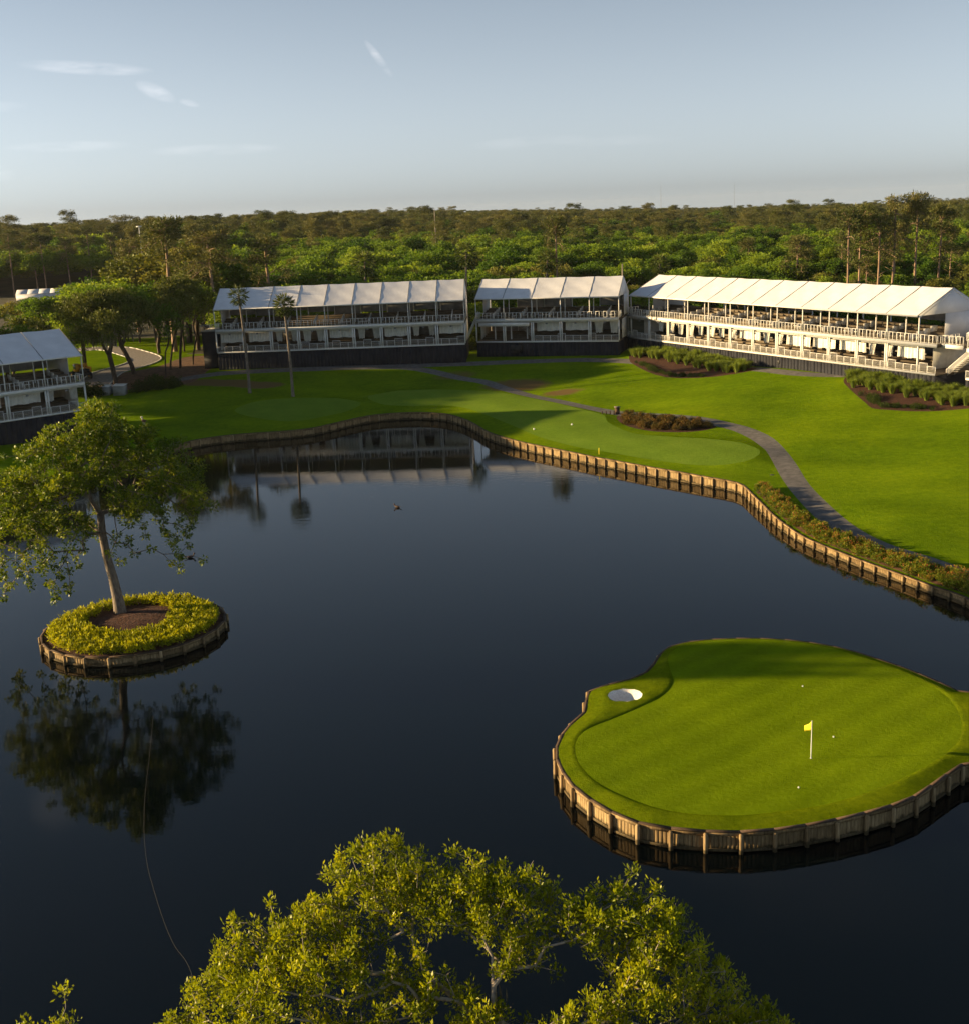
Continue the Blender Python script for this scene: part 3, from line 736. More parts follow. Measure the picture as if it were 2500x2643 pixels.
def grandstand(A, B, nb, label, levels, r0=0.0, r1=1.0, depth=14.0, zb=1.2, seed=0, open_bays=(), end_wall=True, no_curtain=(), back_gap=()):
    """two-deck covered stand; local x along the front, y to the back, z above the ground"""
    rs = random.Random(seed)
    A, B = Vector(A), Vector(B); L = (B - A).length; ang = math.atan2(B.y - A.y, B.x - A.x)
    zf, zu, ze, zr = [v - zb for v in levels]          # lower floor, upper floor, eave, ridge
    root = thing('grandstand', (A.x, A.y, zb), label, 'grandstand', 'white tented grandstands round the lake', ang)
    x0, x1 = L * r0, L * r1; b = (x1 - x0) / nb; yr = depth / 2
    # decks, fascia, tiers
    MB().box(0.02, L - .02, .02, depth - .1, zf - .25, zf).build('lower_deck', M_DECK, root)
    MB().box(0.02, L - .02, .04, depth - .1, zu - .40, zu).build('upper_deck', M_DECK, root)
    MB().box(0, L, -.10, .035, zu - .44, zu + .03).build('fascia', M_WHITE, root)
    MB().box(.06, L - .06, -.06, .018, zf - .22, zf + .02).build('sill_beam', M_WHITE, root)
    for k in range(5):
        MB().box(x0 + .1, x1 - .1, 2.6 + k * 1.3, 3.9 + k * 1.3 - .02, zu + .003, zu + .28 + k * .25).build('seating_tier', M_DECK, root)
        if k < 4:
            MB().box(x0 + .1, x1 - .1, 3.8 + k * 1.2, 5.0 + k * 1.2 - .02, zf + .003, zf + .26 + k * .24).build('seating_tier', M_DECK, root)
    # skirt of black scrim, one drop per bay
    nsk = max(2, int(round(L / b))); wsk = L / nsk
    for i in range(nsk):
        m = MB(); z0 = -1.6
        nv = 8
        for j in range(nv):
            o = .03 * math.sin(j * 2.1 + i)
            m.box(i * wsk + wsk * j / nv, i * wsk + wsk * (j + 1) / nv, .05 + o, .09 + o, z0, zf - .23)
        m.build('skirt_panel', M_SKIRT, root)
    for xx in (0.0, L - .05):
        MB().box(xx, xx + .05, .14, depth - .1, -1.6, zf - .26).build('skirt_panel', M_SKIRT, root)
    # roof
    rf, rb_ = roof_mesh(b - .05, -.25, ze - .10, yr - .03, zr, .10), roof_mesh(b - .05, depth + .25, ze - .10, yr + .03, zr, .10)
    for i in range(nb):
        link('roof_panel', rf, root, (x0 + i * b + .025, 0, 0)); link('roof_panel', rb_, root, (x0 + i * b + .025, 0, 0))
    sl = math.atan2(zr - ze + .1, yr + .22)
    for i in range(nb + 1):
        x = x0 + i * b; m = MB(); w = .045
        m.prism([(x - w, -.27, ze - .09), (x + w, -.27, ze - .09), (x + w, yr, zr + .035), (x - w, yr, zr + .035)], (0, 0, .03))
        m.build('roof_seam', M_SEAM, root)
        m = MB(); m.prism([(x - w, depth + .27, ze - .09), (x + w, depth + .27, ze - .09), (x + w, yr + .002, zr + .035), (x - w, yr + .002, zr + .035)], (0, 0, .03))
        m.build('roof_seam', M_SEAM, root)
        # rafters under the roof
        m = MB(); m.prism([(x - .06, .1, ze - .3), (x + .06, .1, ze - .3), (x + .06, yr, zr - .20), (x - .06, yr, zr - .20)], (0, 0, -.14))
        m.prism([(x - .06, depth - .1, ze - .3), (x + .06, depth - .1, ze - .3), (x + .06, yr + .003, zr - .20), (x - .06, yr + .003, zr - .20)], (0, 0, -.14))
        m.build('rafter', M_WHITE, root)
        # posts
        MB().box(x - .065, x + .065, .12, .25, zu + .004, ze - .12).build('post', M_WHITE, root)
        MB().box(x - .08, x + .08, depth - .4, depth - .24, zf + .004, ze - .12).build('post', M_WHITE, root)
        if 0 < i < nb: MB().box(x - .07, x + .07, 3.66, 3.80, zu + .29, ze + (zr - ze) * .48).build('post', M_WHITE, root)
        for dx in ((-.17, .17) if 0 < i < nb else (0,)):
            MB().box(x + dx - .10, x + dx + .10, .10, .30, zf + .004, zu - .42).build('column', M_WHITE, root)
    MB().box(x0 - .05, x1 + .05, -.30, -.18, ze - .26, ze - .06).build('eave_beam', M_WHITE, root)
    MB().box(x0 - .05, x1 + .05, .45, .60, zu - .70, zu - .41).build('curtain_beam', M_WHITE, root)
    # gable ends
    for xx, s in ((x0 - .04, -1), (x1 + .01, 1)):
        MB().prism([(xx, -.2, ze - .12), (xx, depth + .2, ze - .12), (xx, yr, zr - .02)], (.03, 0, 0)).build('gable', M_FABRIC, root)
        if end_wall:
            MB().box(xx, xx + .03, 5.0, depth - .5, zu + .05, ze - .13).build('end_wall', M_FABRIC, root)
            MB().box(xx, xx + .03, 3.0, depth - .5, zf + .05, zu - .45).build('end_wall', M_CURTAIN, root)
    # back walls, curtains, rails, dividers
    for i in range(nb):
        xa = x0 + i * b
        if i not in back_gap:
            hz = rs.choice((1.5, 1.9, 2.6, 2.2))
            MB().box(xa + .1, xa + b - .1, depth - .55, depth - .50, ze - .13 - hz, ze - .13).build('back_wall', M_BACK, root)
        MB().box(xa + .05, xa + b - .05, depth - .48, depth - .44, zf + .3, zu - .45).build('back_wall', M_BACK, root)
        if i not in open_bays and i not in no_curtain:
            mode = rs.random(); h = (zu - zf) * rs.uniform(.42, .52); top = zu - .50
            if mode < .62:
                w = b * rs.uniform(.80, .93); link('curtain', curtain_mesh(w, h, seed * 50 + i), root, (xa + .35 + rs.uniform(0, max(.01, b - w - .7)), 1.9, top))
            else:
                w = b * rs.uniform(.26, .36)
                link('curtain', curtain_mesh(w, h * 1.12, seed * 50 + i, .35), root, (xa + .4, 1.9, top)); link('curtain', curtain_mesh(w, h * 1.15, seed * 50 + i + 25, .35), root, (xa + b - w - .3, 1.9, top))
        # stepped side dividers on the upper deck
        m = MB(); xd = xa + b * .52
        for k in range(4):
            m.box(xd - .03, xd + .03, 1.4 + k * 1.3, 2.66 + k * 1.3, zu + .05 + k * .25, zu + .85 + k * .25)
        m.build('divider', M_WHITE, root)
        # low furniture
        for q in range(2):
            fx = xa + rs.uniform(.8, b - 1.8); fy = rs.uniform(1.0, 2.2)
            MB().box(fx, fx + rs.uniform(.5, 1.3), fy, fy + .5, zu + .45, zu + .52).box(fx + .1, fx + .18, fy + .2, fy + .28, zu + .004, zu + .449).build('counter', M_FURN, root)
        MB().box(xa + b * .47, xa + b * .47 + .35, -.02, .10, zu - .95, zu - .72).build('floodlight', M_SEAM, root)
    nr = max(2, int(round(L / 1.35))); w = L / nr
    for i in range(nr):
        link('railing', rail(w, 1.12, 9), root, (i * w, -.02, zu + .03))
        hi = (i % 4 == 3)
        bay = int((i * w + w / 2 - x0) // b)
        if bay in open_bays: continue
        link('railing', rail(w, 1.3 if hi else .95, 12), root, (i * w, -.02, zf + .02))
    for xx in (0.03, L - .03):
        for k in range(2 if r0 == 0 else 3):
            link('railing', rail(1.35, 1.12, 9), root, (xx, .04 + k * 1.36, zu + .004), (0, 0, R(90)))
    return root, dict(L=L, b=b, x0=x0, zf=zf, zu=zu, ze=ze, zr=zr, ang=ang)

S_CL, q_cl = grandstand((-45.9, 212.0), (-2.1, 210.1), 9, 'long dark-skirted tented grandstand with nine bays behind two palms', (7.45, 11.35, 15.05, 18.2), seed=1, depth=11.7, zb=4.2)
S_MID, q_mid = grandstand((-.1, 215.5), (24.5, 207.9), 5, 'short tented grandstand with five bays and an open ground-floor passage', (7.1, 11.0, 14.75, 17.8), seed=2, depth=9.9, zb=4.4, open_bays=(0, 1), back_gap=(0, 3))
S_R, q_r = grandstand((25.8, 217.4), (59.2, 154.1), 12, 'sunlit long tented grandstand with twelve bays beside the reed beds', (6.9, 10.75, 14.35, 17.45), .046, .955, seed=3, depth=12.6, zb=4.6, back_gap=(0, 4, 8), no_curtain=(0,))
S_L, q_l = grandstand((-76.8, 151.2), (-56.0, 169.7), 5, 'shaded grandstand at the picture edge behind the island tree', (4.75, 8.55, 12.5, 15.8), seed=4, depth=13, zb=1.2)
S_F, q_f = grandstand((61.8, 150.8), (71.6, 128.7), 5, 'sunlit grandstand corner cut by the picture edge, next to the twelve-bay stand', (6.75, 10.5, 14.05, 17.1), .10, 1.0, seed=5, depth=11.7, zb=5.0)

def stair(root, x, y, z0, z1, run, w, dirx=1, n=9):
    """flight with white stepped balustrade, climbing along +x or -x"""
    m = MB(); st = run / n; h = (z1 - z0) / n
    for i in range(n):
        xa = x + dirx * st * i; m.box(min(xa, xa + dirx * st), max(xa, xa + dirx * st), y, y + w, z0 + h * i + h - .06, z0 + h * (i + 1))
    s = m.build('stair_treads', M_DECK, root)
    for yy in (y - .03, y + w - .03):
        m = MB()
        m.prism([(x, yy, z0 + .95), (x, yy, z0 + 1.05), (x + dirx * run, yy, z1 + 1.05), (x + dirx * run, yy, z1 + .95)], (0, .06, 0))
        for i in range(0, n * 3 + 1):
            xx = x + dirx * run * i / (n * 3); zz = z0 + (z1 - z0) * i / (n * 3)
            m.box(xx - .02, xx + .02, yy + .01, yy + .05, zz, zz + .96)
        m.build('stair_railing', M_WHITE, root)
# open passage of the short stand: inner posts, stair, awning beam
q = q_mid
MB().box(q['x0'] + .5, q['x0'] + 2 * q['b'] - .5, -.16, -.11, q['zu'] - 1.25, q['zu'] - .64).build('awning', M_WHITE, S_MID)
for k in range(3):
    xx = q['x0'] + 2.6 + k * 2.9; MB().box(xx - .10, xx + .10, 3.0 + k * .3, 3.2 + k * .3, .1, q['zu'] - .42).build('post', M_WHITE, S_MID)
stair(S_MID, q['x0'] + 9.0, 5.0, q['zf'], q['zu'] - .4, 4.0, 1.3, -1)
MB().box(q['x0'] + 6.4, q['x0'] + 8.3, -.6, -.02, .75, 1.9).box(q['x0'] + 6.5, q['x0'] + 7.1, -.75, -.601, .8, 1.0).build('service_hatch', M_DARK, S_MID)
# stairs and landing at the ends of the twelve-bay stand
q = q_r
stair(S_R, .4, 7.0, q['zu'], q['zu'] + 2.1, 3.2, 1.2, 1)
MB().box(q['L'] + .02, q['L'] + 3.4, 1.0, 5.0, q['zu'] - .3, q['zu']).build('landing', M_DECK, S_R)
MB().box(q['L'] + .02, q['L'] + 3.4, .85, .995, q['zu'] - .5, q['zu'] + .02).build('landing_fascia', M_WHITE, S_R)
for k in range(3): link('railing', rail(1.12, 1.12, 8), S_R, (q['L'] + .02 + k * 1.13, .92, q['zu'] + .03))
stair(S_R, q['L'] + .2, 5.2, q['zu'], q['zu'] + 1.6, 3.0, 1.2, 1)
stair(S_R, q['L'] - .2, 2.2, q['zf'] - .6, q['zf'] + 2.2, 3.4, 1.3, 1)
for sx in (.30, .585, .90):          # drain openings in the skirt
    MB().lathe([(.34, 0), (.30, .05)], 10).build('skirt_vent', M_DARK, S_R, (q['L'] * sx, .0, 1.25), (R(90), 0, 0))
# black side tower with a railed platform at the end of the nine-bay stand
q = q_cl
MB().box(-3.2, -.06, 2.6, 9.0, -1.6, q['zu'] - .45).build('side_tower', M_SKIRT, S_CL)
MB().box(-3.25, -.04, 2.5, 9.05, q['zu'] - .445, q['zu'] - .3).build('tower_deck', M_BACK, S_CL)
for k in range(2): link('railing', rail(1.58, 1.1, 10), S_CL, (-3.22 + k * 1.59, 2.55, q['zu'] - .30))
stair(S_CL, q['L'] + .2, 6.0, q['zf'], q['zu'], 1.9, 1.3, 1)
# ------------------------------------------------------------------ plants
def unit(a):
    return a / np.maximum(np.linalg.norm(a, axis=-1, keepdims=True), 1e-9)
def leaf_cards(P, D, L, W, g, fold=0.0):
    """rhombic leaves: base P, direction D, length L, width W; returns verts, quads"""
    n = len(P); D = unit(D)
    side = unit(np.cross(D, g.normal(size=(n, 3))))
    mid = P + D * (L * .52)[:, None]
    nrm = np.cross(D, side)
    V = np.empty((n, 4, 3)); V[:, 0] = P; V[:, 1] = mid + side * (W / 2)[:, None] + nrm * (W * fold)[:, None]; V[:, 2] = P + D * L[:, None]; V[:, 3] = mid - side * (W / 2)[:, None] + nrm * (W * fold)[:, None]
    return V.reshape(-1, 3), np.arange(n * 4, dtype=np.int32).reshape(-1, 4)
def clusters(C, rad, per, L, W, g, up=0.3, flat=0.75, out=0.9, shell=0.45, tilt=None, colour=None, droop=0.0):
    """leaves gathered in clumps round the centres C; colour attribute v varies by clump and leaf"""
    n = len(C) * per
    c = np.repeat(C, per, 0); rr = np.repeat(np.broadcast_to(rad, (len(C),)), per)
    d = unit(g.normal(size=(n, 3))); r = (g.random(n) ** (1 - shell)) * rr
    off = d * r[:, None]; off[:, 2] *= flat
    P = c + off
    D = d * out + g.normal(size=(n, 3)) * .6; D[:, 2] += up - droop * np.abs(off[:, 0] + off[:, 1]) 
    l = L * g.uniform(.45, 1.3, n); w = W * g.uniform(.55, 1.25, n)
    V, Q = leaf_cards(P, D, l, w, g, .12)
    cv = g.uniform(.18, .72, len(C)) if colour is None else colour
    v = np.clip(np.repeat(cv, per) + g.normal(size=n) * .15, 0, 1)
    return V, Q, v
def join_arrays(parts):
    V, Q, A, o = [], [], [], 0
    for v, q, a in parts:
        V.append(v); Q.append(q + o); A.append(a); o += len(v)
    return np.vstack(V), np.vstack(Q), np.concatenate(A)
def grow(trunk, attract, g, step=0.8, tip=0.02, exp=2.3, bend=0.16, pathw=0.25, lift=0.12):
    """branch skeleton: attractors join the nearest branch, near ones first"""
    P = [np.array(p, float) for p in trunk]; par = [-1] + list(range(len(trunk) - 1)); plen = [0.0]
    for i in range(1, len(P)): plen.append(0.0 if i < len(P) else 0.0)
    start = len(P) - 1
    order = np.argsort(np.linalg.norm(attract - P[start], axis=1))
    ends = []
    free = set(range(max(1, len(trunk) // 2), len(trunk)))
    Parr = np.zeros((len(P) + len(attract) * 40, 3)); Parr[:len(P)] = P; pl = np.zeros(len(Parr)); pl[:len(P)] = 0; n = len(P)
    low = max(1, len(trunk) // 2); pl[:low] = 1e6
    par = par + [0] * (len(Parr) - len(par))
    for i in order:
        a = attract[i]
        dd = np.linalg.norm(Parr[:n] - a, axis=1); c = dd + pathw * pl[:n]
        j = int(np.argmin(c)); d = dd[j]
        k = max(1, int(d / step)); k = min(k, 38)
        mid = (Parr[j] + a) / 2 + g.normal(size=3) * d * bend; mid[2] += d * lift
        prev = j; base = pl[j] if pl[j] < 1e5 else 0
        for s in range(1, k + 1):
            t_ = s / k; q = (1 - t_) ** 2 * Parr[j] + 2 * t_ * (1 - t_) * mid + t_ * t_ * a
            Parr[n] = q; par[n] = prev; pl[n] = base + d * t_; prev = n; n += 1
        ends.append(prev)
    Pn = Parr[:n]; par = np.array(par[:n])
    acc = np.zeros(n)
    ch = np.bincount(par[1:], minlength=n)
    acc[ch == 0] = tip ** exp
    for i in range(n - 1, 0, -1):
        if acc[i] == 0: acc[i] = tip ** exp
        acc[par[i]] += acc[i]
    r = acc ** (1 / exp)
    return Pn, par, r
def tubes(P, par, r, sides=6, taper_max=1.35, rmin=0.0):
    idx = np.array([i for i in range(1, len(P)) if r[i] >= rmin])
    a, b = P[par[idx]], P[idx]; ra, rb = np.minimum(r[par[idx]], r[idx] * taper_max), r[idx]
    d = unit(b - a); b = b + d * (rb * .35)[:, None]
    ref = np.where(np.abs(d[:, 2:3]) < .9, np.array([[0, 0, 1.]]), np.array([[1., 0, 0]]))
    s1 = unit(np.cross(d, ref)); s2 = np.cross(d, s1)
    th = np.arange(sides) * 2 * math.pi / sides
    ring = s1[:, None] * np.cos(th)[None, :, None] + s2[:, None] * np.sin(th)[None, :, None]
    V = np.concatenate([a[:, None] + ring * ra[:, None, None], b[:, None] + ring * rb[:, None, None]], 1).reshape(-1, 3)
    base = np.arange(len(idx))[:, None, None] * 2 * sides; i = np.arange(sides)
    q = np.stack([i, (i + 1) % sides, (i + 1) % sides + sides, i + sides], 1)[None]
    F = (base + q).reshape(-1, 4).astype(np.int32)
    return V, F
def lobes_points(lobes, g, per_vol=1.0, top=0.35, minn=4):
    """clump centres spread through ellipsoidal lobes, denser towards the outside"""
    out = []
    for (x, y, z, rx, ry, rz, w) in lobes:
        n = max(minn, int(per_vol * w * rx * ry * rz * 4.19)); d = unit(g.normal(size=(n * 3, 3)))
        d = d[(d[:, 2] > -top - g.random(len(d)) * .7)][:n]
        r = g.random(len(d)) ** .38
        out.append(np.c_[x + d[:, 0] * r * rx, y + d[:, 1] * r * ry, z + d[:, 2] * r * rz])
    return np.vstack(out)

# ---- the tree on the small island: leaning trunk, broad ragged crown, hanging sprays
g = np.random.default_rng(11)
ISH = np.array([-.45, 1.3, -.45]); IT = np.array([-28.55, 88.2])
trunk = [(-28.05, 86.9, 1.0), (-28.12, 86.9, 2.4), (-28.3, 86.85, 4.2), (-28.55, 86.75, 6.0), (-28.6, 86.6, 7.8), (-28.5, 86.4, 9.4)]
trunk = [tuple(np.array(p) + ISH) for p in trunk]
lob = [(-27.6, 86, 15.3, 1.9, 2.6, 1.7, 1.2), (-29.4, 86, 14.2, 2.4, 3.0, 1.7, 1), (-26.4, 86.5, 13.9, 2.1, 3.0, 1.5, 1), (-31.8, 85.5, 12.6, 2.6, 3.2, 1.7, 1), (-24.3, 86.5, 12.9, 2.2, 3.2, 1.4, 1), (-28.2, 83, 12.0, 3.0, 2.6, 1.6, 1), (-28.4, 90, 12.4, 3.4, 2.6, 1.8, 1),
       (-34.4, 86.5, 11.0, 2.7, 3.2, 1.7, 1), (-22.9, 86.0, 11.4, 2.0, 2.8, 1.5, 1), (-32.5, 83.2, 9.8, 2.5, 2.4, 1.4, 1), (-25.0, 83.4, 10.2, 2.2, 2.2, 1.4, 1), (-33.6, 89.5, 10.0, 2.6, 2.6, 1.6, 1),
       (-24.4, 89.6, 10.5, 2.2, 2.6, 1.5, 1), (-29.5, 82.0, 9.0, 2.2, 1.8, 1.3, .8), (-35.8, 85.5, 8.6, 2.0, 2.4, 1.3, .9), (-21.6, 87.0, 9.2, 1.7, 2.2, 1.2, .9), (-31.5, 87, 8.4, 2.4, 2.4, 1.1, .7), (-26.2, 88, 8.9, 2.0, 2.4, 1.1, .7)]
C = lobes_points(lob, g, 1.25) + ISH + np.array([0, 0, .45])
C[:, 2] += .5 * (C[:, 2] > 13); C[:, :2] = IT + (C[:, :2] - IT) * np.array([1.10, 1.0]); C = C[g.random(len(C)) < .76]
spr = []
for sx, sy, zt, zb_ in [(-35.6, 84.6, 7.6, 3.4), (-34.3, 84.0, 7.8, 4.2), (-33.2, 83.6, 7.9, 5.0), (-32.2, 83.4, 7.8, 3.2), (-31.3, 83.2, 7.6, 2.9), (-30.6, 83.6, 7.4, 4.4), (-36.6, 86.2, 7.4, 3.8), (-33.8, 87.4, 7.4, 4.6),
                        (-25.9, 84.6, 8.6, 6.4), (-24.6, 84.2, 9.0, 6.8), (-23.2, 84.6, 9.2, 6.2), (-22.3, 85.0, 8.8, 5.0), (-21.5, 85.6, 8.6, 5.4), (-27.0, 84.2, 8.0, 6.0), (-29.6, 85.2, 7.8, 5.6), (-22.0, 88.0, 8.8, 6.2), (-35.0, 89, 8.0, 5.2), (-24.4, 90, 8.8, 6.6), (-30, 90, 8.4, 6.0)]:
    n = int((zt - zb_) / .42)
    for k in range(n):
        if g.random() < .82: spr.append((sx + g.normal() * .22 + .12 * k * g.uniform(-1, 1), sy + g.normal() * .3, zt - (zt - zb_) * k / max(1, n - 1)))
spr = np.array(spr) + ISH + np.array([0, 0, .3])
allc = np.vstack([C, spr])
P_, par_, r_ = grow(trunk, allc, g, .8, .020, 2.35, .13, .22, .05)
r_[:6] = [.52, .42, .36, .32, .30, .27]
V, F = tubes(P_, par_, r_, 7)
isle_tree = thing('island_tree', (IT[0], IT[1], .9), 'leaning broad-crowned tree standing on the small round island', 'tree')
o_ = np.array([IT[0], IT[1], .9])
link('trunk', mesh_np('trunk', V - o_, F, M_BARK, True), isle_tree)
a1 = clusters(C, g.uniform(.36, .66, len(C)), 64, .26, .15, g, .3, .8)
ISLE_CLUMPS = C
a2 = clusters(spr, g.uniform(.24, .42, len(spr)), 40, .25, .16, g, -.5, 1.0)
V, Q, A = join_arrays([a1, a2])
link('crown', mesh_np('crown', V - o_, Q, L_ISLE, False, A), isle_tree)

# ---- golden ground cover round the island tree
g = np.random.default_rng(12)
cc = []
for rad_ in np.arange(2.6, 6.15, .28):
    n = int(2 * math.pi * rad_ / .34)
    for k in range(n):
        th = 2 * math.pi * k / n + g.normal() * .02; rr_ = rad_ + g.normal() * .08
        x, y = ISLE_C[0] + rr_ * math.cos(th), ISLE_C[1] + rr_ * math.sin(th)
        if math.hypot((x + 27.4) / 3.2, (y - 86.9) / 3.5) > .98: cc.append((x, y, .96 + g.uniform(-.05, .10)))
cc = np.array(cc)
V, Q, A = clusters(cc, g.uniform(.17, .28, len(cc)), 46, .24, .095, g, .8, 1.3, .8)
tag(link('golden_ground_cover', mesh_np('golden_ground_cover', V, Q, L_GOLD, False, A)), 'golden leafy ground cover planted in a ring on the tree island', 'ground cover', kind='stuff')

# ---- foreground live oaks on the near bank
def oak(name, base, trunk, lob, dens, per, seed, label, leaf=.145, tipr=.010, bare=0.0):
    g = np.random.default_rng(seed)
    C = lobes_points(lob, g, dens)
    k_ = g.random(len(C)) < .22; C[:, 2] -= .25; ctr = np.array([C[:, 0].mean(), C[:, 1].mean() - 1.0, C[:, 2].mean() - 3.0])
    C[k_] += unit(C[k_] - ctr + g.normal(size=(k_.sum(), 3)) * 1.2) * g.uniform(.15, .55, (k_.sum(), 1))
    P_, par_, r_ = grow(trunk, C, g, .42, tipr, 2.25, .20, .30, .02)
    nt = len(trunk); r_[:nt] = np.maximum(r_[:nt], np.linspace(.62, .3, nt))
    # bare twigs poking out between the clumps
    tw = []
    for _ in range(int(len(C) * .5)):
        i = g.integers(nt, len(P_)); d = unit(g.normal(size=3) + np.array([0, -.2, .5])); tw.append((P_[i], P_[i] + d * g.uniform(.15, .42)))
    Vt, Ft = tubes(P_, par_, r_, 6)
    tp = np.array([q for ab in tw for q in ab]); pr = np.array([-1 if i % 2 == 0 else i - 1 for i in range(len(tp))])
    n0 = len(tp)
    a_, b_ = tp[0::2], tp[1::2]
    PP = np.vstack([a_, b_]); pp = np.r_[np.zeros(len(a_), int), np.arange(len(a_))]; rr_ = np.r_[np.full(len(a_), .012), np.full(len(b_), .005)]
    # thin twig tubes
    d = unit(b_ - a_); s1 = unit(np.cross(d, np.array([[.3, .2, 1.]]))); s2 = np.cross(d, s1)
    th = np.arange(3) * 2.0944; ring = s1[:, None] * np.cos(th)[None, :, None] + s2[:, None] * np.sin(th)[None, :, None]
    Vw = np.concatenate([a_[:, None] + ring * .014, b_[:, None] + ring * .005], 1).reshape(-1, 3)
    i = np.arange(3); qf = np.stack([i, (i + 1) % 3, (i + 1) % 3 + 3, i + 3], 1)[None]
    Fw = (np.arange(len(a_))[:, None, None] * 6 + qf).reshape(-1, 4).astype(np.int32)
    root = thing(name, base, label, 'tree', 'oaks on the near bank'); o_ = np.array(base)
    link('trunk', mesh_np('trunk', np.vstack([Vt, Vw]) - o_, np.vstack([Ft, Fw + len(Vt)]), M_BARKL, True), root)
    V, Q, A = clusters(C, g.uniform(.18, .34, len(C)), per, leaf, leaf * .52, g, .9, 1.15, .7, .35)
    link('crown', mesh_np('crown', V - o_, Q, L_OAK, False, A), root)
    # grey moss beards below some limbs
    M_ = []
    for _ in range(46):
        i = g.integers(nt, len(P_)); 
        if r_[i] < .03: continue
        for q in range(7):
            p = P_[i] + g.normal(size=3) * np.array([.16, .16, .03]); l = g.uniform(.3, .8)
            M_.append((p, l))
    if M_:
        PM = np.array([m[0] for m in M_]); LM = np.array([m[1] for m in M_])
        Vm, Qm = leaf_cards(PM, np.tile([0, 0, -1.], (len(PM), 1)) + g.normal(size=(len(PM), 3)) * .08, LM, LM * .10, g)
        link('moss', mesh_np('moss', Vm - o_, Qm, M_MOSS), root)
    return root
FL = [(-3.5, 31.6, 11.4, 1.5, 1.5, 1.0, 1.0), (-2.6, 31.0, 10.6, 1.7, 1.6, .9, .8), (-.9, 30.4, 11.0, 1.4, 1.5, .95, 1.1), (.3, 30.2, 11.0, 1.3, 1.4, .9, 1.1), (.6, 29.2, 10.2, 1.2, 1.3, .7, .8),
      (2.3, 29.6, 11.0, .9, 1.1, .7, .9), (3.5, 29.2, 10.9, 1.5, 1.6, .95, 1.0), (4.4, 28.6, 10.2, 1.3, 1.5, .9, .9), (3.3, 27.4, 9.8, 1.5, 1.4, .9, .9),
      (-5.4, 30.6, 10.1, 1.5, 1.5, .9, 1.0), (-6.9, 30.4, 9.4, 1.5, 1.5, .95, 1.0), (-8.3, 30.2, 8.3, 1.2, 1.4, .9, .9), (-9.2, 29.8, 7.4, .9, 1.2, .8, .9), (-4.4, 29.2, 9.9, 1.5, 1.4, .9, .9),
      (-6.0, 28.6, 9.2, 1.6, 1.5, 1.0, .8), (-2.3, 28.4, 9.4, 1.5, 1.4, .9, .8), (-.6, 27.6, 9.2, 1.2, 1.2, .8, .7), (5.6, 29.0, 8.7, 1.3, 1.4, .9, .9), (6.7, 29.0, 7.9, 1.0, 1.2, .8, .9), (7.6, 29.2, 7.0, .8, 1.0, .6, .8),
      (-7.6, 28.0, 8.0, 1.6, 1.6, 1.0, .7), (5.4, 27.2, 8.2, 1.4, 1.4, .9, .6), (2.2, 26.4, 9.2, 1.5, 1.4, .9, .6), (-3.8, 27.0, 8.6, 1.7, 1.5, .9, .6), (7.0, 27.4, 7.2, 1.2, 1.3, .8, .6),
      (-1.5, 25.5, 9.0, 2.0, 1.6, 1.1, .5), (3.5, 24.6, 9.0, 2.2, 1.6, 1.1, .5), (-6, 25.5, 8.2, 2.2, 1.6, 1.1, .5)]
oak('live_oak', (-.6, 25.6, 1.4), [(-.6, 25.6, 1.2), (-.5, 25.8, 2.6), (-.2, 26.4, 4.2), (.1, 27.2, 5.8), (.3, 27.8, 7.2)], FL, 7.5, 52, 21, 'sprawling live oak with pale twisted limbs filling the lower edge')
oak('live_oak', (-14.6, 27.4, 1.4), [(-14.6, 27.4, 1.2), (-14.5, 27.6, 3.0), (-14.3, 28.2, 5.0)],
    [(-13.75, 29.9, 7.25, .75, 1.0, .55, 1), (-12.75, 30.1, 7.9, .35, .5, .45, 1.5), (-14.9, 29.6, 7.0, .9, 1.0, .55, 1), (-12.2, 29.4, 6.8, .7, .9, .5, 1), (-14, 28, 6.4, 1.6, 1.4, .8, .7)], 8.0, 50, 22, 'oak tip poking up alone in the lower corner of the picture')

# ---- woodland trees: prototypes
def broadleaf(seed, h, spread, lobes_n, leaf_m, per=54, card=.55, trunk_m=M_BARKD, clump=1.15, dens=.055, base_frac=.34):
    g = np.random.default_rng(seed); lob = []
    for k in range(lobes_n):
        t_ = k / lobes_n; th = k * 2.4 + g.uniform(-.5, .5); q = g.uniform(.25, 1.0) ** .7
        z = h * (base_frac + (.86 - base_frac) * (1 - (q * .75) ** 2) * g.uniform(.72, 1.06)); rr_ = spread * q * .72
        s = spread * g.uniform(.34, .52)
        lob.append((rr_ * math.cos(th), rr_ * math.sin(th), z, s, s, s * g.uniform(.55, .8), 1))
    C = lobes_points(lob, g, dens * 6 / max(clump, .5), .3, 5)
    trunk = [(0, 0, -.4), (.05 * h * .1, 0, h * .12), (g.normal() * .25, g.normal() * .25, h * .26), (g.normal() * .35, g.normal() * .35, h * .42)]
    P_, par_, r_ = grow(trunk, C, g, h * .09, h * .0035, 2.3, .14, .25, .06)
    Vt, Ft = tubes(P_, par_, r_, 5, rmin=h * .004)
    V, Q, A = clusters(C, g.uniform(.75, 1.2, len(C)) * clump, per, card, card * .62, g, .35, .72)
    return mesh_np('trunk', Vt, Ft, trunk_m, True), mesh_np('crown', V, Q, leaf_m, False, A)
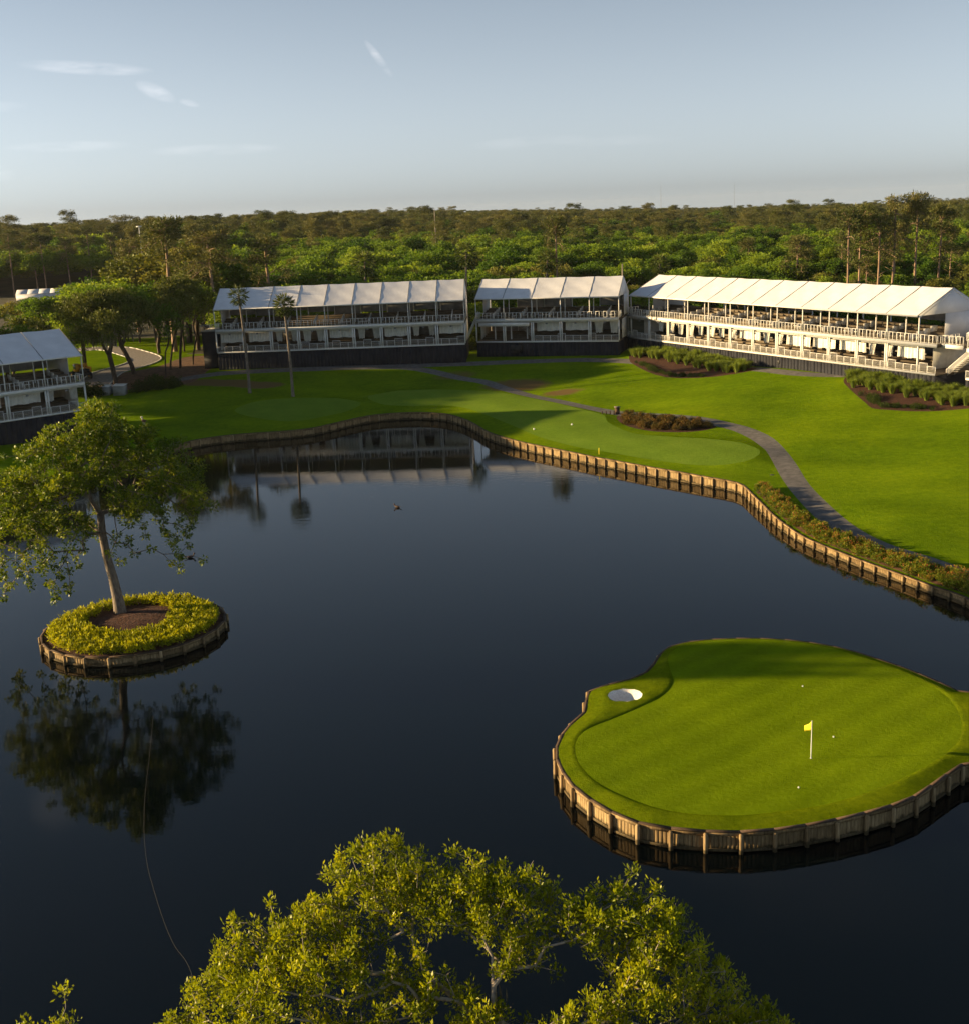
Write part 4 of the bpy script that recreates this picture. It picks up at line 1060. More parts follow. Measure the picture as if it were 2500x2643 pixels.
def pine(seed, h, leaf_m=L_PINE, lean=0.0, clump=1.0, trunk_m=M_BARKP, low=.56):
    g = np.random.default_rng(seed); C = []
    n = 26
    for k in range(n):
        t_ = g.random() ** .75; z = h * (low + (1.0 - low) * t_); R_ = h * .17 * (1.05 - .55 * t_) * g.uniform(.35, 1.0); th = k * 2.4 + g.uniform(-.6, .6)
        for q in range(3):
            C.append((R_ * math.cos(th) + g.normal() * .6 + lean * z / h, R_ * math.sin(th) + g.normal() * .6, z + g.normal() * .4))
    C = np.array(C); C[:, 2] = np.minimum(C[:, 2], h * .99)
    trunk = [(lean * t_ + .12 * math.sin(t_ * 7 + seed), .12 * math.cos(t_ * 5 + seed), h * t_ - .4) for t_ in np.linspace(0, .9, 9)]
    P_, par_, r_ = grow(trunk, C, g, h * .05, .045, 2.5, .10, .5, .10)
    r_[:9] = np.maximum(r_[:9], np.linspace(h * .0155, h * .006, 9))
    # a few dead stubs below the crown
    Vt, Ft = tubes(P_, par_, r_, 6)
    m = MB()
    for k in range(5):
        z = h * g.uniform(.36, .6); th = g.uniform(0, 6.28); l = g.uniform(.8, 2.2); x0 = lean * z / h
        m.bar((x0, 0, z), (x0 + l * math.cos(th), l * math.sin(th), z + l * .45), .06, .02, 4)
    Vs = np.array(m.v); Fs = [tuple(f) for f in m.f]
    V, Q, A = clusters(C, g.uniform(.8, 1.3, len(C)) * clump, 46, .62, .17, g, .25, .55)
    me = mesh_np('trunk', np.vstack([Vt, Vs]), [tuple(f) for f in Ft] + [tuple(i + len(Vt) for i in f) for f in Fs], trunk_m, True)
    return me, mesh_np('crown', V, Q, leaf_m, False, A)
PROTO = {
    'bright': [broadleaf(101, 17, 5.6, 13, L_BRIGHT), broadleaf(102, 15, 5.0, 11, L_BRIGHT), broadleaf(103, 18, 4.6, 12, L_BRIGHT), broadleaf(104, 14, 6.0, 12, L_BRIGHT)],
    'deep': [broadleaf(111, 17, 6.0, 13, L_DEEP), broadleaf(112, 15, 5.4, 12, L_DEEP), broadleaf(113, 18, 5.2, 13, L_DEEP)],
    'olive': [broadleaf(121, 17, 5.4, 12, L_OLIVE, per=38), broadleaf(122, 15, 5.0, 11, L_OLIVE, per=30), broadleaf(123, 19, 5.2, 12, L_OLIVE, per=42)],
    'pine': [pine(131, 25), pine(132, 23, lean=1.2), pine(133, 27, lean=-.8), pine(134, 22, low=.5)],
}
HBASE = {'bright': (17, 15, 18, 14), 'deep': (17, 15, 18), 'olive': (17, 15, 19), 'pine': (25, 23, 27, 22)}
NAMES = {'bright': 'leafy_tree', 'deep': 'evergreen_tree', 'olive': 'bare_twigged_tree', 'pine': 'pine_tree'}
def tree(kind, k, x, y, h, label, group, z=None, rz=None, sxy=1.0, name=None):
    tm, cm = PROTO[kind][k]; s = h / HBASE[kind][k]
    z = gz(x, y) if z is None else z
    root = thing(name or NAMES[kind], (x, y, z), label, 'tree', group, rng.uniform(0, 6.28) if rz is None else rz)
    root.scale = (s * sxy, s * sxy, s)
    link('trunk', tm, root); link('crown', cm, root)
    return root

# stands' footprints keep the woodland clear
STANDS = [([-45.9, 212.0], [-2.1, 210.1], 12.5), ([-.1, 215.5], [24.5, 207.9], 11), ([25.8, 217.4], [59.2, 154.1], 14), ([-76.8, 151.2], [-56.0, 169.7], 14), ([61.8, 150.8], [71.6, 128.7], 13)]
def clear_of_stands(x, y, pad=3.0):
    for (ax, ay), (bx, by), dp in STANDS:
        L = math.hypot(bx - ax, by - ay); ux, uy = (bx - ax) / L, (by - ay) / L
        s = (x - ax) * ux + (y - ay) * uy; d = -(x - ax) * uy + (y - ay) * ux
        if -pad < s < L + pad and -pad < d < dp + pad: return False
    return True
def behind(x, y):
    """True where the woodland may grow"""
    if not clear_of_stands(x, y, 4.0): return False
    if x < -58: return y > (462 if x / y < -.235 else 378)
    if x < 25: return y > 228.5
    d = (x - 25.8) * .885 + (y - 217.4) * .466
    return d > 17
cand = []
for yy in np.arange(132, 470, 9.2):
    for xx in np.arange(-240, 250, 9.6):
        x, y = xx + rng.uniform(-2.6, 2.6), yy + rng.uniform(-2.6, 2.6)
        if abs(x) < .43 * y + 14 and behind(x, y): cand.append((x, y))
cand.sort(key=lambda p: p[0] ** 2 + p[1] ** 2)
ZONE = [(-58, 'beyond the drive behind the shaded stand'), (2, 'behind the nine-bay stand'), (34, 'behind the short five-bay stand'), (999, 'behind the sunlit twelve-bay stand')]
def zone(x):
    return next(t_ for lim, t_ in ZONE if x < lim)
KLAB = {'bright': 'bright yellow-green leafy tree', 'deep': 'dark green evergreen tree', 'olive': 'sparse olive-brown tree', 'pine': 'tall brown-crowned pine'}
def pick_kind(x, y, u):
    d = math.hypot(x, y)
    if x < -58: w = (.34, .30, .16, .20)
    elif x > 63 and y < 300: w = (.52, .30, .12, .06)
    else: w = (.68, .22, .08, .02)
    if d > 400: w = (.50, .24, .16, .10)
    c = 0
    for k, q in zip(('bright', 'deep', 'olive', 'pine'), w):
        c += q
        if u < c: return k
    return 'pine'
ORD = ['first', 'second', 'third', 'fourth', 'fifth', 'sixth', 'seventh', 'eighth', 'ninth', 'tenth', 'eleventh', 'twelfth']
def place_words(x, y):
    """which roof bay the tree rises over, and how many rows back it stands"""
    a = x / y; best = None
    for (p, q, n, nm) in (([-45.9, 212.0], [-2.1, 210.1], 9, 'nine-bay'), ([-.1, 215.5], [24.5, 207.9], 5, 'five-bay'), ([27.3, 214.5], [57.7, 156.9], 12, 'twelve-bay')):
        for i in range(n):
            t0, t1 = i / n, (i + 1) / n
            a0 = (p[0] + (q[0] - p[0]) * t0) / (p[1] + (q[1] - p[1]) * t0); a1 = (p[0] + (q[0] - p[0]) * t1) / (p[1] + (q[1] - p[1]) * t1)
            if a0 - .004 <= a < a1:
                r = math.hypot(x, y) - math.hypot(p[0] + (q[0] - p[0]) * t0, p[1] + (q[1] - p[1]) * t0)
                row = ORD[min(11, max(0, int((r - 14) / 11)))]
                return f'over roof bay {ORD[i]} of the {nm} stand, {row} row'
    if a < -.2: return 'past the palm end of the nine-bay stand'
    return ('just past' if a < .38 else 'well past' if a < .41 else 'far past') + ' the sunlit gable at the picture edge, ' + ORD[min(11, int(max(0, math.hypot(x, y) - 190) / 14))] + ' row'
N_IND = 250
far_pts = []
for i, (x, y) in enumerate(cand):
    kind = pick_kind(x, y, rng.random()); k = int(rng.integers(len(PROTO[kind])))
    d = math.hypot(x, y)
    h = {'bright': rng.uniform(10.5, 20), 'deep': rng.uniform(10, 20), 'olive': rng.uniform(11, 19), 'pine': rng.uniform(20, 25)}[kind]
    h *= .70 + .28 * min(1, max(0, (d - 230) / 130))
    if x > 30: h *= .86
    if i < N_IND:
        tree(kind, k, x, y, h, KLAB[kind] + ' ' + place_words(x, y), KLAB[kind].replace(' tree', ' trees') + ' ' + zone(x), sxy=rng.uniform(1.1, 1.5))
    else:
        far_pts.append((x, y, gz(x, y), ('bright', 'deep', 'olive', 'pine').index(kind), k, h / HBASE[kind][k], rng.uniform(.95, 1.3)))
# far woodland, to the horizon
y = 470.0
while y < 3300:
    sp = 8.0 + (y - 470) * .012
    for xx in np.arange(-.46 * y - 40, .46 * y + 40, sp):
        x, yy = xx + rng.uniform(-.4, .4) * sp, y + rng.uniform(-.4, .4) * sp
        u = rng.random(); bright = .40 if y < 560 else .12
        kind = 'bright' if u < bright else 'deep' if u < bright + .18 else 'olive' if u < bright + .52 else 'pine'
        k = int(rng.integers(len(PROTO[kind])))
        h = rng.uniform(10, 19) if kind != 'pine' else rng.uniform(17, 23)
        if rng.random() < .05: h *= 1.22
        if x > 0: h *= 1 - .16 * min(1, x / (.2 * y))
        far_pts.append((x, yy, 0, ('bright', 'deep', 'olive', 'pine').index(kind), k, h / HBASE[kind][k] , rng.uniform(1.0, 1.5) + y / 2600))
    y += sp * 1.05
fp = np.array(far_pts); m0 = fp[:, 2] == 0; fp[m0, 2] = ground_z(fp[m0, :2])
wood = bpy.data.meshes.new('far_woodland'); wood.vertices.add(len(fp)); wood.vertices.foreach_set('co', fp[:, :3].astype(np.float32).reshape(-1))
_kid = {}; slot = []
for ki, kn in enumerate(('bright', 'deep', 'olive', 'pine')):
    for k in range(len(PROTO[kn])): _kid[(ki, k)] = len(slot); slot.append((kn, k))
kid = np.array([_kid[(int(a), int(b))] for a, b in fp[:, 3:5]], dtype=np.int32)
wood.attributes.new('kid', 'INT', 'POINT').data.foreach_set('value', kid)
wood.attributes.new('rz', 'FLOAT_VECTOR', 'POINT').data.foreach_set('vector', np.c_[np.zeros((len(fp), 2)), rng.uniform(0, 6.28, len(fp))].astype(np.float32).reshape(-1))
wood.attributes.new('sc', 'FLOAT_VECTOR', 'POINT').data.foreach_set('vector', np.c_[fp[:, 5] * fp[:, 6], fp[:, 5] * fp[:, 6], fp[:, 5]].astype(np.float32).reshape(-1))
wood_o = tag(link('far_woodland', wood), 'hazy brown and green woodland stretching to the horizon', 'woodland', kind='stuff')
src = {}
for o in bpy.data.objects:
    if o.name.split('.')[0] == 'crown' and o.data and o.parent:
        for s_i, (kn, k) in enumerate(slot):
            if o.data == PROTO[kn][k][1] and s_i not in src: src[s_i] = o
ng = bpy.data.node_groups.new('far_woodland', 'GeometryNodeTree')
ng.interface.new_socket('Geometry', in_out='INPUT', socket_type='NodeSocketGeometry'); ng.interface.new_socket('Geometry', in_out='OUTPUT', socket_type='NodeSocketGeometry')
gi, go = ng.nodes.new('NodeGroupInput'), ng.nodes.new('NodeGroupOutput'); jn = ng.nodes.new('GeometryNodeJoinGeometry')
def nattr(nm, ty):
    n_ = ng.nodes.new('GeometryNodeInputNamedAttribute'); n_.data_type = ty; n_.inputs['Name'].default_value = nm; return n_.outputs['Attribute']
a_kid, a_rot, a_sc = nattr('kid', 'INT'), nattr('rz', 'FLOAT_VECTOR'), nattr('sc', 'FLOAT_VECTOR')
e2r = ng.nodes.new('FunctionNodeEulerToRotation'); ng.links.new(a_rot, e2r.inputs[0])
for s_i, so in src.items():
    cp = ng.nodes.new('FunctionNodeCompare'); cp.data_type = 'INT'; cp.operation = 'EQUAL'
    ng.links.new(a_kid, cp.inputs[2]); cp.inputs[3].default_value = s_i
    oi = ng.nodes.new('GeometryNodeObjectInfo'); oi.inputs['Object'].default_value = so; oi.transform_space = 'ORIGINAL'; oi.inputs['As Instance'].default_value = True
    ip = ng.nodes.new('GeometryNodeInstanceOnPoints')
    ng.links.new(gi.outputs[0], ip.inputs['Points']); ng.links.new(cp.outputs[0], ip.inputs['Selection']); ng.links.new(oi.outputs['Geometry'], ip.inputs['Instance'])
    ng.links.new(e2r.outputs[0], ip.inputs['Rotation']); ng.links.new(a_sc, ip.inputs['Scale']); ng.links.new(ip.outputs[0], jn.inputs[0])
ng.links.new(jn.outputs[0], go.inputs[0])
wood_o.modifiers.new('scatter', 'NODES').node_group = ng

# ---- trees one can tell apart
for lab, k, x, y, h, rz in [('bare-trunked pine alone behind the short five-bay stand', 0, 16.2, 240, 24.0, 0.4)]:
    tree('pine', k, x, y, h, lab, 'pines', rz=rz, sxy=.8)
PINES = [[68.2, 222, 0, 22.3, 'first of the row of tall pines, counted from the short stand'], [71.6, 226, 3, 22.6, 'second of the row of tall pines, with a forked top'],
         [74.2, 223, 1, 22.2, 'slim leaning pine third in the row of tall pines'], [77.6, 226, 2, 23.8, 'straight pale-trunked pine in the middle of the tall row'],
         [80.0, 230, 1, 20.0, 'thin leaning pine just past the middle of the tall row'], [82.4, 227, 0, 24.6, 'tallest pine with the heaviest crown in the row'],
         [88.0, 230, 3, 22.0, 'dark-trunked pine past the tallest pine of the row'], [91.5, 233, 2, 17.5, 'last pine of the tall row, by the picture edge']]
for i, (x, y, k, h, lab) in enumerate(PINES):
    tree('pine', k, x, y, h, lab, 'row of tall pines behind the sunlit stand', rz=.7 * i, sxy=.85)
for i in range(13):
    x = -190 + i * 7.4 + float(rng.uniform(-1.5, 1.5)); tree('pine', i % 4, x, 462 + float(rng.uniform(-4, 9)) + .1 * (x + 140), float(rng.uniform(20, 25)), 'pale-trunked pine at the wood edge behind the white marquee', 'pines behind the white marquee', sxy=.9)
for i, (x, y, h) in enumerate([(-125.56, 285.20, 9.5), (-116.62, 278.10, 10), (-108.52, 288.80, 9), (-100.48, 279.90, 10.5), (-93.28, 291.50, 11), (-86.13, 283.50, 10), (-78.93, 296.00, 11), (-121.10, 305.00, 9), (-105.86, 309.50, 9.5), (-89.71, 309.50, 12), (-75.34, 313.90, 15), (-134.57, 309.50, 9), (-69.97, 303.20, 15), (-82.53, 305.00, 13), (-64.58, 287.00, 16), (-59.21, 273.60, 16), (-75.35, 269.10, 12), (-95.08, 269.10, 10), (-64.59, 309.50, 18), (-57.41, 300.50, 18)]):
    tree(('olive', 'bright', 'deep')[i % 3], i % 3, x, y, h * .92, ('olive', 'yellow-green', 'dark green')[i % 3] + (' low tree in front of the white marquee' if x < -112 else ' low tree below the gabled building' if x < -86 else ' tree beside the gabled building') + (', nearer the drive' if y < 325 else ', nearer the woods'), 'low trees in front of the marquee', sxy=1.4)
# oaks and pines by the shaded drive
def mossy_oak(seed, base, lean, h, spread, label, leaf_m=L_DEEP, n=11, fork=.34, per=44):
    g = np.random.default_rng(seed); lob = []
    for k in range(n):
        th = k * 2.4 + g.uniform(-.4, .4); q = g.uniform(.2, 1.0)
        z = h * (.60 + .30 * (1 - q * q) + g.uniform(-.05, .05)); s = spread * g.uniform(.34, .5)
        lob.append((lean[0] + spread * .75 * q * math.cos(th), lean[1] + spread * .75 * q * math.sin(th), z, s, s, s * .55, 1))
    C = lobes_points(lob, g, .30, .3, 5)
    tr = [(lean[0] * (t_ ** 1.3) * .6, lean[1] * t_ * .6, h * fork * t_ - .5 * (t_ == 0)) for t_ in (0, .3, .65, 1.0)]
    P_, par_, r_ = grow(tr, C, g, .9, .035, 2.35, .18, .25, .03)
    Vt, Ft = tubes(P_, par_, r_, 6, rmin=.04)
    root = thing('oak_tree', (*base, gz(*base)), label, 'tree', 'trees by the shaded drive')
    link('trunk', mesh_np('trunk', Vt, Ft, M_BARKD, True), root)
    V, Q, A = clusters(C, g.uniform(.7, 1.15, len(C)), per, .42, .24, g, .3, .7)
    link('crown', mesh_np('crown', V, Q, leaf_m, False, A), root)
    low = C[C[:, 2] < h * .68]; low = low[: max(6, len(low) // 2)]
    PM = np.repeat(low, 5, 0) + g.normal(size=(len(low) * 5, 3)) * np.array([.5, .5, .2]); LM = g.uniform(.6, 1.9, len(PM))
    Vm, Qm = leaf_cards(PM, np.tile([0, 0, -1.], (len(PM), 1)) + g.normal(size=(len(PM), 3)) * .06, LM, LM * .13, g)
    link('moss', mesh_np('moss', Vm, Qm, M_MOSS), root)
    return root
mossy_oak(201, (-62.29, 205.10), (-1.0, 0), 15.5, 10.5, 'dark broad oak beside the two utility cabinets', L_OLIVE, n=18)
mossy_oak(202, (-60.97, 212.30), (-3.2, .5), 15.0, 9.5, 'oak with a strongly leaning trunk beside the paved drive', n=16)
mossy_oak(203, (-54.74, 209.30), (.6, 0), 12.5, 4.6, 'smaller upright oak nearest the shrubs on the pine straw', n=8)
mossy_oak(204, (-55.34, 215.10), (1.8, 0), 14.5, 5.6, 'slanting dark oak behind the smaller upright one', L_OLIVE)
mossy_oak(205, (-54.08, 217.40), (1.2, .4), 16.5, 6.6, 'thick-trunked oak, tallest beside the nine-bay stand', L_OLIVE, 13)
mossy_oak(206, (-52.83, 221.90), (2.0, 0), 14.5, 5.4, 'oak just behind the pale sunlit trunk', L_DEEP, 9)
tree('olive', 2, -59.9, 245.6, 15, 'slim tree with a pale sunlit trunk on the pine straw', None, rz=1.0, sxy=.7)
tree('olive', 0, -61.2, 262.5, 14, 'young tree standing alone behind the pine straw', None, rz=2.0, sxy=.7)
for i, (x, y, h, k, kd, lab) in enumerate([(-79.96, 203.70, 12, 0, 'olive', 'olive tree nearest the shaded stand roof'), (-81.73, 209.90, 12, 1, 'bright', 'yellow-green tree above the shaded stand roof'), (-89.18, 213.30, 10.5, 3, 'bright', 'low wide tree at the picture edge above the shaded stand'),
          (-71.77, 218.90, 13, 0, 'bright', 'green tree in front of the white marquee'), (-82.54, 222.50, 12, 1, 'olive', 'sparse tree left of the white marquee'), (-95.10, 220.70, 10, 2, 'deep', 'dark tree at the far end of the shaded stand'), (-64.59, 244.00, 15, 1, 'deep', 'dark tree beyond the turning circle'),
          (-57.41, 247.60, 19, 2, 'olive', 'big sparse tree hiding the gabled building end'), (-49.78, 235.00, 14, 0, 'bright', 'bright shrubby tree at the end of the nine-bay stand'), (-61.90, 246.70, 27, 0, 'pine', 'dead-topped pine over the gabled building'), (-52.03, 244.00, 25.5, 1, 'pine', 'broad pine between the drive and the nine-bay stand'),
          (-42.16, 249.40, 22, 3, 'pine', 'dense pine behind the corner of the nine-bay stand')]):
    tree(kd, k, x, y, h, lab, 'trees by the shaded drive', sxy=1.35)
for i, (kd, k, x, y, h, lab) in enumerate([('olive', 2, -63, 264, 25, 'huge olive-brown tree rising over the thick-trunked oak'), ('olive', 0, -71, 268, 22, 'wide olive tree hiding the gabled building'), ('deep', 0, -56, 263, 21, 'dark tree crowding the end of the nine-bay stand'),
          ('bright', 3, -79, 262, 17, 'spreading bright tree beyond the turning circle'), ('deep', 1, -87, 272, 15, 'dark wide tree behind the drive lawn'), ('bright', 0, -95, 268, 13, 'yellow-green tree just under the marquee roof'), ('olive', 1, -104, 276, 11.5, 'low olive tree under the marquee gable'),
          ('olive', 1, -99, 214, 11, 'olive crown over the shaded stand ridge'), ('bright', 1, -91, 205, 10.5, 'bright crown peeping over the shaded stand ridge'), ('pine', 1, -76, 288, 24, 'open-crowned pine left of the huge olive-brown tree'), ('pine', 3, -83, 296, 22, 'second open-crowned pine left of the huge olive-brown tree')]):
    tree(kd, k, x, y, h, lab, 'trees by the shaded drive', sxy=1.5 if kd != 'pine' else 1.2)
# woodland edge beyond the picture's left side: it shades the lawn and the shaded stand
for i, (x, y, h) in enumerate([(-96.06, 166.10, 19), (-101.06, 178.10, 21), (-94.55, 187.10, 18), (-102.48, 195.10, 21), (-94.84, 201.30, 20), (-110.06, 172.10, 20), (-111.88, 185.80, 22), (-112.95, 198.40, 20), (-90.51, 193.80, 17), (-103.66, 205.40, 20), (-94.14, 209.00, 19), (-90.00, 178.00, 16), (-118.00, 160.00, 19), (-107.07, 156.10, 17)]):
    tree(('deep', 'bright', 'deep', 'olive')[i % 4], i % 3, x, y, h, 'tree of the wood edge past the shaded stand', 'wood edge past the shaded stand', sxy=1.2)

# ---- palms
def palm_meshes(seed, h, fan=1.25, n=34, lean=.5):
    g = np.random.default_rng(seed); tr = [(lean * (t_ ** 2), .2 * math.sin(t_ * 3), h * t_ - .3 * (t_ == 0)) for t_ in np.linspace(0, 1, 10)]
    P_ = np.array(tr); par_ = np.array([-1] + list(range(9))); r_ = np.linspace(.24, .17, 10); r_[0] = .30
    Vt, Ft = tubes(P_, par_, r_, 9)
    top = P_[-1]; PV, QV, AV = [], [], []; m = MB()
    for k in range(n):
        th = k * 2.4; el = R(78) - R(150) * (k / n) ** .9; l = g.uniform(.8, 1.15) * fan
        d = np.array([math.cos(th) * math.cos(el), math.sin(th) * math.cos(el), math.sin(el)]); e = top + d * l + np.array([0, 0, -.12 * l])
        m.bar(top, e, .025, .015, 3)
        side = unit(np.cross(d, [0, 0, 1.])); upv = np.cross(side, d)
        for q in range(13):
            a = (q - 6) / 6 * R(98); dd = d * math.cos(a) + side * math.sin(a) - upv * .10 + np.array([0, 0, -.28 * abs(math.sin(a))]) + g.normal(size=3) * .06
            PV.append(e); QV.append(dd); AV.append(np.clip(.75 - .7 * k / n + g.normal() * .1, 0, 1))
    PV, QV = np.array(PV), np.array(QV); L_ = g.uniform(.85, 1.15, len(PV)) * fan * .95
    V, Q = leaf_cards(PV, QV, L_, L_ * .13, g, .1)
    Vs, Fs = np.array(m.v), m.f
    return mesh_np('trunk', np.vstack([Vt]), Ft, M_BARK, True), mesh_np('petioles', Vs, Fs, L_PALM), mesh_np('fronds', V, Q, L_PALM, False, np.array(AV))
def palm(x, y, h, seed, label, fan=1.25, z=None, n=34, lean=.5):
    a, b, c = palm_meshes(seed, h, fan, n, lean); root = thing('palm_tree', (x, y, gz(x, y) if z is None else z), label, 'palm', 'cabbage palms')
    link('trunk', a, root); cr = link('crown', c, root); link('petioles', b, cr)
    return root
palm(-37.66, 195.5, 15.9, 301, 'thin palm with a sparse crown in front of the nine-bay stand', 1.05, n=24, lean=-.4)
palm(-29.88, 190.8, 14.7, 302, 'palm with a fuller round crown in front of the nine-bay stand', 1.15, n=44, lean=-.3)
palm(-24.2, 266, 15.6, 303, 'palm rising from the woods behind the nine-bay stand', 1.7)
palm(-1.9, 236, 17.6, 304, 'palm with a pale bare trunk between the two shaded stands', 1.5)
palm(13.9, 240, 15.4, 305, 'thin palm beside the lone pine behind the short stand', 1.4)
palm(36.5, 243, 13.2, 306, 'short palm in the woods behind the sunlit stand', 1.4)

# ---- ornamental reeds, hedges, bushes
def tuft(seed, n, h, sp):
    g = np.random.default_rng(seed); th = g.uniform(0, 6.28, n); q = g.random(n) ** .6; r0 = g.random(n) * .22
    b0 = np.c_[r0 * np.cos(th), r0 * np.sin(th), np.zeros(n)]; l = h * g.uniform(.7, 1.1, n); o = sp * q
    b1 = b0 + np.c_[o * .35 * np.cos(th), o * .35 * np.sin(th), l * .62]; b2 = b0 + np.c_[o * np.cos(th), o * np.sin(th), l * (1 - .18 * q)]
    s = np.c_[-np.sin(th), np.cos(th), np.zeros(n)] * .022; V = np.stack([b0 - s, b0 + s, b1 + s, b1 - s, b2], 1).reshape(-1, 3); i = np.arange(n) * 5
    Q = [(k, k + 1, k + 2, k + 3) for k in i] + [(k + 3, k + 2, k + 4) for k in i]
    v = np.clip(g.uniform(.1, .9, n), 0, 1)
    return mesh_np('reed_clump', V, Q, L_REED, False, np.r_[v, v])
TUFT = [tuft(400 + i, 300, 1.25, .85) for i in range(4)]
def plant_in(poly, sp, test, edge=-.55):
    lo, hi = poly.min(0), poly.max(0); out = []
    for yy in np.arange(lo[1], hi[1], sp):
        for xx in np.arange(lo[0], hi[0], sp):
            p = np.array([[xx + rng.uniform(-.35, .35) * sp, yy + rng.uniform(-.35, .35) * sp]])
            if sdist(p, poly)[0] < edge and test(*p[0]): out.append(p[0])
    return out
ux, uy = .466, -.885
for poly, lab, grp, lim in ((BED1_S, 'feathery green reed clump in the bed below the twelve-bay stand, nearer the short stand', 'reeds in the bed by the short stand', -5.6), (BED2_S, 'feathery green reed clump in the bed by the picture edge, below the sunlit stand', 'reeds in the bed by the picture edge', -4.6)):
    for x, y in plant_in(poly, 1.15, lambda x, y: ((x - 25.8) * .885 + (y - 217.4) * .466) > lim):
        o = link('reed_clump', TUFT[rng.integers(4)], None, (x, y, gz(x, y) - .03), (0, 0, rng.uniform(0, 6.28))); s = rng.uniform(.95, 1.35); o.scale = (s, s, s * rng.uniform(.9, 1.1)); tag(o, lab, 'reeds', grp)
def bush(seed, w, h, mat, n=26, per=44, card=.16):
    g = np.random.default_rng(seed); d = unit(g.normal(size=(n, 3))); d[:, 2] = np.abs(d[:, 2]); r = g.random(n) ** .4
    C = np.c_[d[:, 0] * r * w * .5, d[:, 1] * r * w * .5, d[:, 2] * r * h * .8 + .08]
    P_, par_, r_ = grow([(0, 0, -.1), (0, 0, .12)], C, g, .2, .008, 2.2, .1, .2, .1); Vt, Ft = tubes(P_, par_, r_, 4)
    V, Q, A = clusters(C, g.uniform(.2, .34, n) * max(1, w / 1.6), per, card, card * .55, g, .45, .85)
    return mesh_np('stems', Vt, Ft, M_BARKD, True), mesh_np('foliage', V, Q, mat, False, A)
def plant(name, protos, x, y, s, label, cat, group, z=None):
    root = thing(name, (x, y, gz(x, y) if z is None else z), label, cat, group, rng.uniform(0, 6.28)); root.scale = (s, s, s * rng.uniform(.85, 1.15))
    a, b = protos[rng.integers(len(protos))]; link('stems', a, root); link('foliage', b, root); return root
ROSE = [bush(420 + i, 1.7, 1.15, L_HEDGE) for i in range(4)]
RUST = [bush(430 + i, 1.7, .95, L_RUST) for i in range(3)]
DARKB = [bush(440 + i, 2.6, 2.0, L_BUSH, 34, 46, .24) for i in range(3)]
LOWB = [bush(450 + i, .7, .38, L_BUSH, 10, 26, .13) for i in range(2)]
for x, y in plant_in(BED4_S, .76, lambda x, y: True, -.25):
    plant('rose_shrub', ROSE, x, y, rng.uniform(.65, .95), 'red-tipped shrub in the hedge between the lake wall and the path', 'shrub', 'red-tipped hedge shrubs on the lake shore')
for x, y in plant_in(BED3_S, 1.25, lambda x, y: True):
    plant('rust_shrub', RUST, x, y, rng.uniform(.8, 1.15), 'russet shrub in the oval bed inside the path bend', 'shrub', 'russet shrubs in the oval bed')
for x, y in plant_in(BED2_S, .62, lambda x, y: ((x - 25.8) * .885 + (y - 217.4) * .466) < -6.6 and sdist(np.array([[x, y]]), BED2_S)[0] > -1.7):
    plant('low_flower_plant', LOWB, x, y, rng.uniform(.8, 1.2), 'low edging plant along the mulch below the picture-edge reeds', 'plant', 'edging plants by the picture edge')
for x, y in plant_in(BED1_S, .7, lambda x, y: ((x - 25.8) * .885 + (y - 217.4) * .466) < -8.0 and sdist(np.array([[x, y]]), BED1_S)[0] > -1.6):
    plant('low_flower_plant', LOWB, x, y, rng.uniform(.8, 1.2), 'low edging plant along the mulch below the reeds near the short stand', 'plant', 'edging plants near the short stand')
for x, y, s in [(-66.41, 200.20, 1.1), (-64.33, 199.40, 1.2), (-63.35, 198.50, 1.0), (-68.35, 199.20, 1.2), (-65.78, 198.30, 1.1)]:
    plant('dark_bush', DARKB, x, y, s, 'dark bush between the shaded stand and the utility cabinets', 'shrub', 'bushes by the shaded stand')
for x, y, s in [(-55.62, 199.80, 1.2), (-53.97, 200.30, 1.25), (-52.31, 200.70, 1.2), (-54.32, 201.20, 1.3), (-57.08, 199.30, 1.0), (-50.92, 201.40, .9)]:
    plant('dark_bush', DARKB, x, y, s, 'rounded bush on the lawn edge below the smaller oak', 'shrub', 'bushes below the smaller oak')
g = np.random.default_rng(460)     # understorey behind the stands
for i in range(46):
    x = float(g.uniform(-44, 54)); y = (float(g.uniform(226.5, 231)) if x < 24 else 0)
    if x >= 24:
        s_ = g.uniform(4, 58); x, y = 25.8 + s_ * .466 + 17.0 * .885 + g.normal() * .8, 217.4 - s_ * .885 + 17.0 * .466 + g.normal() * .8
    if clear_of_stands(x, y, 2.0): plant('understorey_bush', DARKB, x, y, float(g.uniform(1.5, 3.2)), 'undergrowth bush at the wood edge close behind the stands', 'shrub', 'undergrowth behind the stands')

# tall trees on the lake shore beyond the picture's left side; their long shadows cross the island green
tree('deep', 2, -88, 83.6, 24.5, 'tall narrow tree on the lake shore past the picture edge', None, z=1.3, rz=.3, sxy=.31)
tree('deep', 0, -94, 80.9, 25.5, 'slim tree on the lake shore past the picture edge', None, z=1.3, rz=1.3, sxy=.26)
